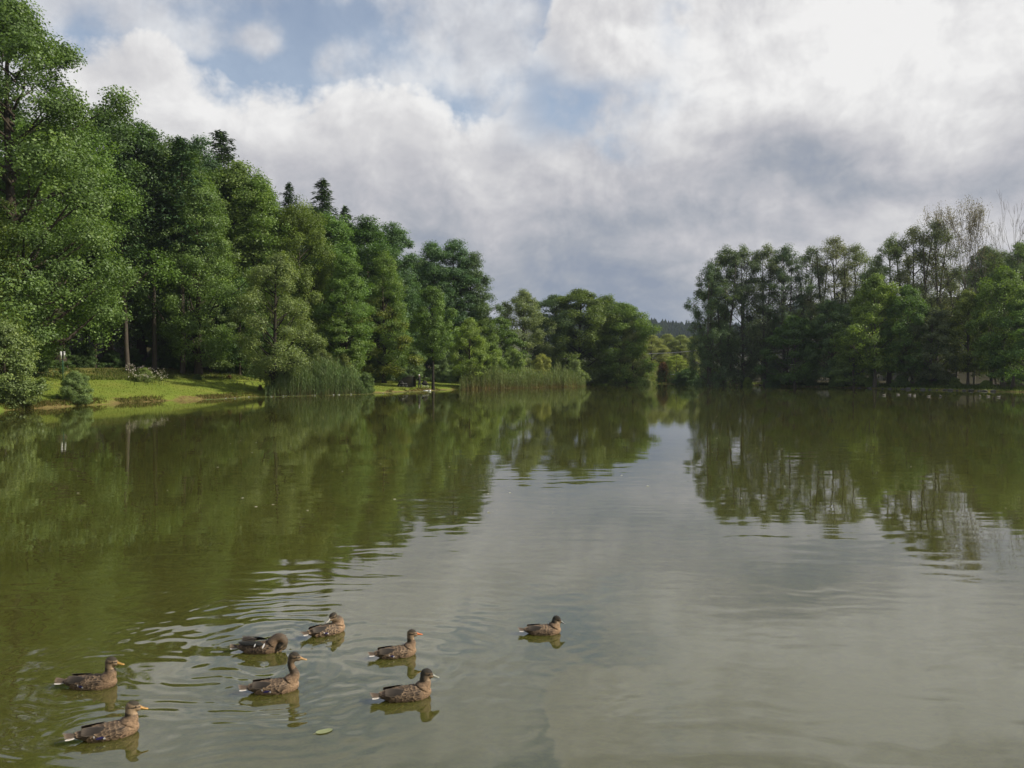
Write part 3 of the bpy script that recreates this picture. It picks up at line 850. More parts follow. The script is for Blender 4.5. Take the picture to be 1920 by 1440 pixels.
# ---- right bank
RB = (0.115, 0.10, 0.08)
rt = [('alder_a', 1330, 129, 492, 'dark alder at the left end of the right-hand wood', (0.036, 0.060, 0.032), 0.85),
      ('alder_a', 1358, 131, 462, 'tall dark alder second from the left end of the right-hand wood', (0.040, 0.062, 0.036), 1.05),
      ('alder_b', 1393, 131, 458, 'feathery-topped alder, left of the first notch of sky', (0.050, 0.068, 0.042), 0.95),
      ('alder_b', 1436, 130, 456, 'feathery-topped alder just right of the first notch of sky', (0.048, 0.066, 0.040), 0.95),
      ('alder_a', 1472, 128, 458, 'alder left of the second notch in the right skyline', (0.040, 0.062, 0.036), 0.95),
      ('poplar', 1520, 130, 462, 'thin poplar right of the second skyline notch', (0.058, 0.072, 0.045), 1.0),
      ('poplar', 1562, 128, 444, 'thin grey poplar with the highest fan-shaped top in mid right', (0.064, 0.076, 0.050), 1.1),
      ('poplar', 1602, 127, 458, 'thin poplar left of the dip in the right skyline', (0.058, 0.072, 0.045), 1.0),
      ('alder_b', 1638, 124, 490, 'alder standing in the dip of the right skyline', (0.050, 0.074, 0.036), 0.9),
      ('alder_b', 1668, 119, 440, 'leafy alder right of the dip in the skyline', (0.056, 0.078, 0.042), 0.85),
      ('poplar', 1712, 119, 424, 'loose poplar left of the twiggy birch', (0.060, 0.074, 0.046), 1.0),
      ('poplar', 1752, 117, 412, 'loose poplar touching the twiggy birch', (0.058, 0.072, 0.044), 0.95),
      ('alder_b', 1862, 112, 470, 'dark tree below the bare tree at the right edge', (0.046, 0.070, 0.034), 1.0),
      ('alder_a', 1915, 106, 452, 'dark tree at the right frame edge', (0.044, 0.068, 0.034), 1.1)]
for k, px, D, top, lab, c_, w in rt:
    plant(k, px, D, top, lab, tuple(1.5 * v_ for v_ in c_), 'alder_tree' if 'alder' in k else 'poplar_tree', w=w, bark=RB)
plant('birch', 1792, 116, 382, 'twiggy birch with thin leaves rising above the right wood', (0.085, 0.085, 0.060), 'birch_tree', bark=PALEB, w=0.62)
plant('birch', 1826, 115, 372, 'highest twiggy birch with two pale stems, left of the bare tree', (0.085, 0.085, 0.060), 'birch_tree', bark=PALEB, w=0.55, lean=-0.05)
plant('dead', 1897, 113, 358, 'leafless dead tree at the top right of the photo', GREY, 'bare_tree', bark=PALEB, w=0.50)
plant('dead', 1868, 110, 455, 'thin bare leaning tree left of the leafless one', GREY, 'bare_tree', bark=(0.12, 0.10, 0.08), w=0.45, lean=-0.16)
lowr = [('layer', 1560, 118, 560, 'shaded low tree in the middle of the right bank', (0.062, 0.098, 0.040), 0.8), ('young', 1640, 110, 515, 'green tree with yellow-lit leaves below the dip of the skyline', (0.085, 0.125, 0.032), 0.95),
        ('young', 1700, 108, 535, 'fresh green tree in front of the loose poplars', (0.066, 0.110, 0.034), 0.9), ('layer', 1745, 106, 575, 'greyish low tree below the twiggy birch', (0.075, 0.098, 0.050), 0.9),
        ('young', 1815, 104, 545, 'olive tree with light trunk in front of the birches', (0.10, 0.128, 0.040), 0.9), ('young', 1880, 100, 500, 'bright green tree near the right edge of the bank', (0.070, 0.118, 0.034), 0.95),
        ('layer', 1925, 96, 560, 'tree overhanging the stump at the right frame edge', (0.066, 0.108, 0.032), 1.0), ('layer', 1490, 122, 590, 'low shaded tree below the second skyline notch', DEEP, 1.0),
        ('layer', 1600, 112, 610, 'low lit tree left of the yellow-lit one', (0.075, 0.110, 0.034), 0.9)]
for k, px, D, top, lab, c_, w in lowr:
    plant(k, px, D, top, lab, c_, 'bank_tree', w=w, bark=RB)
for i, (px, D, top) in enumerate(sorted([(1345, 150, 560), (1430, 152, 570), (1515, 150, 560), (1590, 150, 560), (1660, 150, 540), (1730, 150, 530), (1790, 155, 500), (1850, 160, 460), (1905, 170, 455), (1945, 165, 440), (1880, 190, 470), (1820, 190, 480)])):
    plant(('alder_b', 'spruce', 'oak_c')[i % 3] if px > 1760 else ('alder_b', 'alder_a')[i % 2], px, D, top, nth(i, 'shaded tree in the back rows of the right-hand wood'), (0.055, 0.082, 0.042), 'forest_tree', group='back rows of the right wood', w=1.1, bark=RB)

# ---- shrubs
sb = [('shrub_c', 8, 51.5, 598, 'tall pale-leaved bush at the left frame edge overhanging the water', (0.105, 0.140, 0.062), 1.1), ('shrub_a', 28, 52.0, 692, 'lower bush drooping into the water at the left frame edge', (0.080, 0.115, 0.045), 1.3),
      ('shrub_a', 142, 57.0, 694, 'round bush on the shore in front of the white sign', (0.078, 0.118, 0.048), 1.05),
      ('shrub_c', 602, 88, 652, 'bush behind the left half of the long reed clump', (0.090, 0.110, 0.040), 1.0), ('shrub_c', 645, 90, 660, 'fern-like bush behind the right half of the reed clump', (0.082, 0.112, 0.036), 1.0),
      ('shrub_c', 700, 105, 642, 'leafy bush between the reed clump and the tent', (0.070, 0.108, 0.042), 1.0), ('shrub_c', 735, 111, 640, 'bush behind the meadow left of the tent', (0.072, 0.105, 0.042), 1.0),
      ('shrub_c', 772, 113, 642, 'dark bush right behind the tent', (0.058, 0.094, 0.036), 1.1), ('shrub_c', 835, 115, 650, 'pale bush right of the slender young tree', (0.085, 0.115, 0.055), 0.9),
      ('shrub_a', 686, 86, 696, 'dark little bush at the right end of the long reed clump', (0.050, 0.085, 0.028), 0.8),
      ('shrub_c', 918, 114, 640, 'bush rising behind the left part of the brown-footed reeds', (0.085, 0.125, 0.040), 1.0), ('shrub_c', 962, 119, 652, 'green bush below the silvery willow', (0.085, 0.120, 0.042), 1.1),
      ('shrub_c', 1015, 121, 662, 'yellow-green bush standing out above the reeds', (0.150, 0.175, 0.050), 0.95), ('shrub_b', 1080, 127, 672, 'bush at the right end of the brown-footed reeds', (0.100, 0.140, 0.050), 1.3),
      ('shrub_c', 1148, 140, 664, 'grey-green bush in front of the central trees', (0.080, 0.108, 0.055), 0.9), ('shrub_a', 1110, 141, 695, 'low bush beside the reeds on the far shore', (0.095, 0.120, 0.055), 1.3),
      ('shrub_a', 1180, 142, 682, 'low pale bush at the foot of the central trees', (0.085, 0.108, 0.052), 1.4), ('shrub_c', 1215, 146, 680, 'pale bush left of the brown conifer', (0.105, 0.130, 0.058), 0.9),
      ('shrub_a', 1290, 142, 690, 'dark bush right of the brown conifer', COOL, 1.5), ('shrub_a', 1402, 128, 706, 'small sunlit bush on the right shore', (0.120, 0.160, 0.045), 0.8),
      ('shrub_c', 1450, 124, 690, 'dark bush on the shore below the first notch of sky', (0.055, 0.090, 0.036), 1.0), ('shrub_a', 1520, 121, 704, 'low bush under the shaded trees', (0.065, 0.105, 0.042), 1.2),
      ('shrub_a', 1570, 116, 702, 'low bush on the right shore below the fan-shaped poplar', (0.095, 0.135, 0.048), 1.2), ('shrub_c', 1735, 107, 676, 'large dark bush at the water in the middle of the right bank', (0.034, 0.062, 0.026), 1.1),
      ('shrub_a', 1690, 108, 702, 'low bush left of the large dark one', (0.070, 0.11, 0.042), 1.3), ('shrub_a', 1790, 104, 706, 'low bush right of the large dark one', (0.10, 0.145, 0.05), 1.2),
      ('shrub_a', 1850, 99, 712, 'grassy low bush overhanging the water near the stump', (0.095, 0.14, 0.045), 1.7), ('shrub_a', 1635, 111, 704, 'low lit bush on the right shore under the green tree', (0.12, 0.165, 0.055), 1.1),
      ('shrub_a', 270, 72, 688, 'flowering weeds clump on top of the lawn', (0.105, 0.135, 0.050), 1.2), ('shrub_a', 370, 79, 700, 'dark nettles at the forest edge', (0.055, 0.085, 0.030), 1.3),
      ('shrub_a', 430, 83, 702, 'brownish dead brush at the edge of the lawn', (0.12, 0.085, 0.045), 1.2), ('shrub_a', 488, 79, 720, 'brown twig heap at the foot of the willow', (0.10, 0.072, 0.04), 0.7)]
for k, px, D, top, lab, c_, w in sb:
    plant(k, px, D, top, lab, c_, 'shrub', 'shrub', w=w)
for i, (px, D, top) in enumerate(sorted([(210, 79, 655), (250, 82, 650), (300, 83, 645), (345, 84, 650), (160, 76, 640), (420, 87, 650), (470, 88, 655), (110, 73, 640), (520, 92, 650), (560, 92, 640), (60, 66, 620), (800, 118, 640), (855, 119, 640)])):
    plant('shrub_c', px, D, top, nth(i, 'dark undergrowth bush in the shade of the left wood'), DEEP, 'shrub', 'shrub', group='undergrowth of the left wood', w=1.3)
for i, (px, D, top) in enumerate(sorted([(1350, 137, 694), (1485, 128, 694), (1605, 118, 694), (1770, 114, 694), (1900, 106, 694)])):
    plant('shrub_c', px, D, top, nth(i, 'shaded undergrowth bush below the right-hand wood'), (0.075, 0.112, 0.044), 'shrub', 'shrub', group='undergrowth of the right wood', w=1.2)

# ------------------------------------------------------------------ reeds, grass, lily pads, far wood
def blade_mat():
    m, q, out = new_mat('blades')
    base = q.attr('Col', 'Color')
    dif = q.n('ShaderNodeBsdfDiffuse'); q.put(dif.inputs[0], base)
    tr = q.n('ShaderNodeBsdfTranslucent'); q.put(tr.inputs[0], q.v('MULTIPLY', base, (1.2, 1.25, 0.6)))
    s1 = q.n('ShaderNodeMixShader'); s1.inputs[0].default_value = 0.32
    q.L.new(dif.outputs[0], s1.inputs[1]); q.L.new(tr.outputs[0], s1.inputs[2]); q.L.new(s1.outputs[0], out.inputs[0])
    return m


BLADES = blade_mat()


def blades(p, az, ln, tilt, bend, wd, c0, c1, seg=3):
    """arching strips; c0, c1 colours at foot and tip (n,3)"""
    n = len(p); h = np.stack([np.cos(az), np.sin(az), np.zeros(n)], 1); sd_ = np.stack([-np.sin(az), np.cos(az), np.zeros(n)], 1)
    cur = p.copy(); V = []; C = []
    for i in range(seg + 1):
        t = i / seg
        w = (wd * (1 - t) ** 0.8 + 0.004)[:, None] * 0.5
        V += [cur - sd_ * w, cur + sd_ * w]
        c = c0 * (1 - t) + c1 * t; C += [c, c]
        th = tilt + bend * (t + 0.5 / seg)
        cur = cur + (h * np.sin(th)[:, None] + np.array([0, 0, 1]) * np.cos(th)[:, None]) * (ln / seg)[:, None]
    V = np.stack(V, 1); C = np.stack(C, 1); k = 2 * (seg + 1)
    f = np.array([[2 * i, 2 * i + 1, 2 * i + 3, 2 * i + 2] for i in range(seg)])
    F_ = (np.arange(n)[:, None, None] * k + f[None]).reshape(-1, 4)
    return V.reshape(-1, 3), F_, C.reshape(-1, 3)


class BL:
    def __init__(self):
        self.V = []; self.F = []; self.C = []; self.n = 0

    def add(self, t):
        self.V.append(t[0]); self.F.append(t[1] + self.n); self.C.append(t[2]); self.n += len(t[0])

    def build(self, name, label, cat=None):
        C = np.concatenate(self.C); C = np.concatenate([C, np.ones((len(C), 1))], 1)
        o = obj(name, mesh_np(name, np.concatenate(self.V), np.concatenate(self.F), False, {'Col': C}), BLADES)
        return tag(o, label, cat, None, 'stuff')


def scatter(rng, n, px0, px1, D0, D1, d0, d1, cond=None):
    out = []
    tot = 0
    while tot < n:
        m_ = 6000; D = rng.uniform(D0, D1, m_); px = rng.uniform(px0, px1, m_); x = (px - CX) / FPX * D
        d = lake_sd(x, D); ok = (d > d0) & (d < d1)
        if cond is not None: ok &= cond(x, D, d)
        p = np.stack([x[ok], D[ok]], 1); out.append(p); tot += len(p)
    p = np.concatenate(out)[:n]
    z = ground(p[:, 0], p[:, 1])
    return np.concatenate([p, z[:, None]], 1)


def mixc(rng, n, cols, j=0.18):
    c = np.array(cols)[rng.integers(0, len(cols), n)]
    return c * rng.uniform(1 - j, 1 + j, (n, 1))


def reed_bed(name, label, seed, n, px0, px1, D0, D1, d0, d1, h0, h1, green, foot, leaves=6):
    rng = np.random.default_rng(seed); p = scatter(rng, n, px0, px1, D0, D1, d0, d1)
    clump = 0.55 + 0.85 * (fbm(p[:, 0] * 0.45, p[:, 1] * 0.45, 3, seed) + 0.5)
    ppx = CX + FPX * p[:, 0] / p[:, 1]; tap = np.minimum(1, np.minimum(ppx - px0, px1 - ppx) / 26.0 + rng.uniform(0, 0.25, n)); H_ = rng.uniform(h0, h1, n) * clump * (0.45 + 0.55 * tap) * np.where(rng.uniform(0, 1, n) < 0.06, 1.18, 1.0); az = rng.uniform(0, 6.28, n); b = BL()
    g_ = mixc(rng, n, green); f_ = mixc(rng, n, foot)
    b.add(blades(p, az, H_, rng.uniform(0, 0.16, n), rng.uniform(0, 0.3, n), np.full(n, 0.03), f_ * 0.5 + g_ * 0.5, g_ * 0.95, 3))
    b.add(blades(p, az + 1.57, H_ * rng.uniform(0.25, 0.7, n), rng.uniform(0, 0.3, n), rng.uniform(0, 0.5, n), np.full(n, 0.035), f_, f_ * 0.35 + g_ * 0.65, 2))
    for k in range(leaves):
        t = 0.16 + 0.78 * (k + rng.uniform(0, 1, n)) / leaves
        q_ = p.copy(); q_[:, 2] += H_ * t; q_[:, 0] += np.cos(az) * H_ * 0.08 * t; q_[:, 1] += np.sin(az) * H_ * 0.08 * t
        c = mixc(rng, n, green, 0.25)
        b.add(blades(q_, rng.uniform(0, 6.28, n), rng.uniform(0.45, 0.8, n) * (H_ / 2.6), rng.uniform(0.15, 0.7, n), rng.uniform(0.4, 1.9, n), np.full(n, 0.055), c * 0.85, c, 3))
    return b.build(name, label, 'reeds')


RG = [(0.175, 0.245, 0.10), (0.14, 0.215, 0.082), (0.215, 0.265, 0.13)]
reed_bed('reed_bed', 'tall green reed clump on the shore right of the grey-green willow', 41, 1500, 497, 690, 72, 92, -0.8, 2.4, 2.1, 2.9, RG, [(0.14, 0.11, 0.05), (0.09, 0.11, 0.04)])
reed_bed('reed_bed', 'long reed bed with brown stem feet along the middle of the far shore', 42, 2100, 862, 1098, 100, 132, -0.9, 2.6, 1.8, 2.7, [(0.20, 0.255, 0.095), (0.17, 0.23, 0.085), (0.245, 0.27, 0.13)],
         [(0.27, 0.16, 0.085), (0.20, 0.13, 0.07), (0.23, 0.18, 0.09)])
reed_bed('reed_bed', 'low dark green sedge in front of the valley gap', 43, 1500, 1112, 1400, 128, 150, -0.5, 3.0, 1.5, 2.3, [(0.080, 0.135, 0.065), (0.10, 0.15, 0.065)], [(0.08, 0.085, 0.04)], 5)

rng = np.random.default_rng(50)
b = BL()
n = 26000; p = scatter(rng, n, 60, 900, 52, 118, 0.4, 14.5, lambda x, y, d: (x < -3)); c = mixc(rng, n, [(0.14, 0.195, 0.03), (0.175, 0.215, 0.036), (0.21, 0.215, 0.052)])
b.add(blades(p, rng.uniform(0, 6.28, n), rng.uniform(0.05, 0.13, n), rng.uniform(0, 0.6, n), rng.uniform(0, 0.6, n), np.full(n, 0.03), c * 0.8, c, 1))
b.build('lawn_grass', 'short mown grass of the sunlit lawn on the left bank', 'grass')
b = BL()
n = 9000; p = scatter(rng, n, 60, 480, 58, 96, 8.5, 14.0, lambda x, y, d: fbm(x * 0.3, y * 0.3, 2, 9) > -0.1); c = mixc(rng, n, [(0.11, 0.15, 0.035), (0.15, 0.17, 0.05), (0.10, 0.145, 0.035), (0.19, 0.18, 0.07)])
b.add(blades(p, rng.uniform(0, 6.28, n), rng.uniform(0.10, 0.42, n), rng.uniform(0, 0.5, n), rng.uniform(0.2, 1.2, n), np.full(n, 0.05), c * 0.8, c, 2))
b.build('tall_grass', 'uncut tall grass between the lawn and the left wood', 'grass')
b = BL()
n = 9000; p = scatter(rng, n, 0, 1100, 50, 132, 0.0, 0.8, lambda x, y, d: fbm(x * 0.6, y * 0.6, 2, 10) > -0.15); c = mixc(rng, n, [(0.12, 0.13, 0.03), (0.2, 0.15, 0.06), (0.10, 0.12, 0.03)])
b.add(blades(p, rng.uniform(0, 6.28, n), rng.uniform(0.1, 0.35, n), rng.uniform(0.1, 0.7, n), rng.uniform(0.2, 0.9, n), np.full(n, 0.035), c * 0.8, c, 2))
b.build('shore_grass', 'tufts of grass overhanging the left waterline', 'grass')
b = BL()
n = 9000; p = scatter(rng, n, 1380, 1960, 84, 136, 0.1, 6.0); c = mixc(rng, n, [(0.075, 0.105, 0.028), (0.10, 0.13, 0.035), (0.06, 0.085, 0.025)])
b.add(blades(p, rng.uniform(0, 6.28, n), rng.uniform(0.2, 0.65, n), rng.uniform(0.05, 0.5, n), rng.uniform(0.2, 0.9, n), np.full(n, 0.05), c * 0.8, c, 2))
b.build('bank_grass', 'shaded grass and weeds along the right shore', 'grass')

# white flowering weeds on top of the lawn
b = BL(); n = 160
p = scatter(rng, n, 235, 315, 69, 76, 5, 14); hh = rng.uniform(0.6, 1.15, n); c = mixc(rng, n, [(0.10, 0.13, 0.04)])
b.add(blades(p, rng.uniform(0, 6.28, n), hh, rng.uniform(0, 0.15, n), rng.uniform(0, 0.3, n), np.full(n, 0.03), c, c, 2))
p2 = p + np.array([0, 0, 1]) * hh[:, None] * 0.95
for k in range(4):
    b.add(blades(p2 + rng.normal(0, 0.04, (n, 3)), rng.uniform(0, 6.28, n), np.full(n, 0.09), rng.uniform(0, 1.2, n), rng.uniform(0, 0.8, n), np.full(n, 0.06), np.tile([(0.55, 0.5, 0.45)], (n, 1)), np.tile([(0.6, 0.55, 0.5)], (n, 1)), 1))
b.build('flowering_weeds', 'pale-flowering weeds standing on top of the lawn', 'weeds')

# lily pads
n = 1300; p = scatter(rng, n, 385, 835, 66, 102, -1.8, -0.05, lambda x, y, d: fbm(x * 0.5, y * 0.5, 2, 12) > -0.22)
a = np.arange(7) * 2 * math.pi / 7.6; rad = rng.uniform(0.05, 0.13, n); rot = rng.uniform(0, 6.28, n)
ring = np.stack([np.cos(a[None] + rot[:, None]) * rad[:, None], np.sin(a[None] + rot[:, None]) * rad[:, None], rng.uniform(0.004, 0.03, (n, 7))], -1)
V = (np.concatenate([p[:, :2], np.zeros((n, 1))], 1)[:, None, :] + ring).reshape(-1, 3)
C = np.repeat(mixc(rng, n, [(0.20, 0.25, 0.09), (0.15, 0.20, 0.06), (0.27, 0.29, 0.14), (0.22, 0.2, 0.08)]), 7, 0); C = np.concatenate([C, np.ones((len(C), 1))], 1)
tag(obj('lily_pads', mesh_np('lily_pads', V, np.arange(n * 7).reshape(n, 7), False, {'Col': C}), BLADES), 'band of small lily pads floating along the left shore', 'lily pads', None, 'stuff')
WHITE = principled('white_petal', (0.75, 0.75, 0.68), 0.6)
mb = MB()
for k in range(9):
    aa = k * 0.698; t_ = 0.5 if k % 2 else 0.9
    d_ = np.array([math.cos(aa), math.sin(aa), 0]); s_ = np.array([-math.sin(aa), math.cos(aa), 0])
    mb.add([d_ * 0.01, d_ * 0.05 * t_ + s_ * 0.022 + [0, 0, 0.03], d_ * 0.10 * t_ + [0, 0, 0.065], d_ * 0.05 * t_ - s_ * 0.022 + [0, 0, 0.03]], [(0, 1, 2, 3)])
lily_me = mb.mesh('water_lily', False)
pl = scatter(rng, 14, 420, 800, 68, 99, -1.5, -0.4)
pl = pl[np.argsort(pl[:, 0] / pl[:, 1])]
for k, q_ in enumerate(pl):
    o = obj('water_lily', lily_me, WHITE); o.location = (q_[0], q_[1], 0.01); o.rotation_euler = (0, 0, rng.uniform(0, 6)); o.scale = (1.3, 1.3, 1.3)
    tag(o, nth(k, 'white water lily among the pads on the left shore'), 'flower', 'white water lilies along the left shore')

# bits of fluff drifting on the lake
n = 170; D = 14 + 75 * rng.uniform(0, 1, n) ** 1.2; px = rng.uniform(20, 1900, n); x = (px - CX) / FPX * D; ok = lake_sd(x, D) < -1.5; x = x[ok]; D = D[ok]; n = len(x)
a = np.arange(5) * 2 * math.pi / 5; rad = rng.uniform(0.012, 0.034, n)
V = np.stack([x[:, None] + np.cos(a)[None] * rad[:, None], D[:, None] + np.sin(a)[None] * rad[:, None], rng.uniform(0.004, 0.012, (n, 5))], -1).reshape(-1, 3)
C = np.tile(np.array([(0.5, 0.48, 0.38, 1.0)]), (n * 5, 1))
tag(obj('floating_fluff', mesh_np('floating_fluff', V, np.arange(n * 5).reshape(n, 5), False, {'Col': C}), BLADES), 'pale specks of fluff drifting on the open water', 'fluff', None, 'stuff')

# far wooded hill
rng = np.random.default_rng(60)
n = 1500; hx = rng.uniform(30, 380, n); hy = rng.uniform(700, 985, n); hz = ground(hx, hy)
b = BL()
for t_, r_, ln_ in ((0.0, 0.46, 0.56), (0.28, 0.36, 0.50), (0.55, 0.24, 0.46)):
    for k in range(7):
        hh = 8 + 6 * ((np.arange(n) * 7919 % 97) / 97.0); aa = k * 0.9 + rng.uniform(0, 0.5, n) + t_
        base = np.stack([hx + np.cos(aa) * r_ * hh * 0.55, hy + np.sin(aa) * r_ * hh * 0.55, hz + t_ * hh], 1)
        c = mixc(rng, n, [(0.028, 0.050, 0.026), (0.045, 0.070, 0.030), (0.06, 0.085, 0.035), (0.025, 0.042, 0.026)], 0.25)
        b.add(blades(base, aa + math.pi, hh * ln_, np.full(n, 0.36), np.full(n, -0.1), hh * r_ * 1.25, c * 0.8, c, 1))
b.build('far_wood', 'bluish conifer wood covering the far hill in the gap', 'wood')

# ------------------------------------------------------------------ small things on the banks
GREENP = principled('green_paint', (0.02, 0.09, 0.05), 0.5); WHITEP = principled('white_paint', (0.78, 0.78, 0.76), 0.5, namp=0.06); DARKM = principled('dark_metal', (0.04, 0.04, 0.038), 0.5, metallic=0.4)
OLIVEC = principled('olive_canvas', (0.045, 0.042, 0.022), 0.85); BLACKC = principled('black_cloth', (0.016, 0.015, 0.013), 0.9); PALEC = principled('pale_mesh', (0.42, 0.40, 0.33), 0.7)
WOODM = principled('grey_wood', (0.17, 0.14, 0.10), 0.85, nscale=14); STONEM = principled('stone', (0.105, 0.10, 0.085), 0.9, nscale=6, namp=0.4); ALU = principled('aluminium', (0.45, 0.45, 0.43), 0.4, metallic=0.6); RUBBER = principled('rubber', (0.012, 0.012, 0.012), 0.8)


def spot(px, D):
    x = (px - CX) / FPX * D
    return Vector((x, D, gz(x, D)))


# notice sign
s0 = spot(118, 66); zt = CAMZ + (HY - 659) / FPX * 66 - s0.z; zb = CAMZ + (HY - 673) / FPX * 66 - s0.z
t = tag(empty('notice_sign', s0, R(8)), 'white double notice board on a green post standing on the left lawn', 'sign')
mb = MB(); mb.tube([(0, 0, -0.3), (0, 0, zt - 0.02)], [0.035, 0.035], 10); mb.build('post', GREENP, t)
for sx in (-1, 1):
    mb = MB(); mb.box((sx * 0.135, -0.055, (zt + zb) / 2), (0.17, 0.018, zt - zb)); mb.build('board', WHITEP, t, False)
for zz_ in (zt - 0.1, zb + 0.1):
    mb = MB(); mb.box((0, -0.037, zz_), (0.40, 0.016, 0.05)); mb.build('bracket', DARKM, t, False)
mb = MB(); mb.box((0, -0.052, (zt + zb) / 2), (0.07, 0.012, zt - zb - 0.02)); mb.build('centre_strip', DARKM, t, False)

# bivvy tent
T0 = spot(762, 98.5)
t = tag(empty('bivvy_tent', T0, R(-6)), 'low olive fishing tent with sloping back on the lawn', 'tent')
mb = MB(); st = [(-1.05, 0.30, 0.62), (-0.78, 0.78, 0.80), (-0.35, 1.18, 0.92), (0.15, 1.32, 0.98), (0.62, 1.36, 1.0), (1.0, 1.34, 1.0)]
V = []; na = 9
for (x, h, w) in st:
    for j in range(na):
        a_ = math.pi * j / (na - 1); pw_ = 0.72
        V.append((x, -math.copysign(abs(math.cos(a_)) ** pw_, math.cos(a_)) * w, h * math.sin(a_) ** pw_ * (1 - 0.02 * math.sin(9 * a_ + x))))
Fc = [(i * na + j, i * na + j + 1, (i + 1) * na + j + 1, (i + 1) * na + j) for i in range(len(st) - 1) for j in range(na - 1)]
Fc.append(tuple(range(na - 1, -1, -1)))
mb.add(V, Fc); mb.build('canopy', OLIVEC, t, False)
for i in (1, 3, 5):
    mb = MB(); x, h, w = st[i]
    mb.tube([(x, -math.copysign(abs(math.cos(a_)) ** 0.72, math.cos(a_)) * (w + 0.012), (h + 0.012) * max(0.0, math.sin(a_)) ** 0.72) for a_ in np.linspace(0, math.pi, 15)], [0.016] * 15, 5); mb.build('pole_rib', DARKM, t)
mb = MB(); mb.add([(-0.93, -0.60, 0.42), (-0.70, -0.745, 0.42), (-0.58, -0.62, 0.80), (-0.66, -0.56, 0.80)], [(0, 1, 2, 3)])
mb.build('mesh_window', PALEC, t, False)
mb = MB(); mb.box((0.55, -0.05, 1.385), (0.75, 0.5, 0.03), (0, 0.03, 0)); mb.build('roof_flap', PALEC, t, False)
mb = MB(); mb.box((0.0, 0, 0.012), (2.0, 1.9, 0.02)); mb.build('groundsheet', BLACKC, t, False)

# low folding chair in front of the tent
def camp_chair(loc, rz, label):
    t = tag(empty('camp_chair', loc, rz), label, 'chair')
    mb = MB(); mb.box((0, 0, 0.34), (0.5, 0.48, 0.05), (0, -0.08, 0)); mb.build('seat', BLACKC, t, False)
    mb = MB(); mb.box((-0.30, 0, 0.60), (0.05, 0.48, 0.56), (0, -0.35, 0)); mb.build('backrest', BLACKC, t, False)
    for sx in (-1, 1):
        for sy in (-1, 1):
            mb = MB(); mb.tube([(sx * 0.20, sy * 0.22, 0.33), (sx * 0.32, sy * 0.24, 0.0)], [0.014, 0.014], 6); mb.build('leg', ALU, t)
        mb = MB(); mb.tube([(-0.28, sx * 0.27, 0.48), (0.2, sx * 0.27, 0.5)], [0.016, 0.016], 6); mb.build('armrest', ALU, t)


camp_chair(spot(753, 96.9), R(20), 'low black folding chair in front of the left half of the tent')
camp_chair(spot(759, 96.7), R(-15), 'black folding chair with silver legs in front of the tent middle')


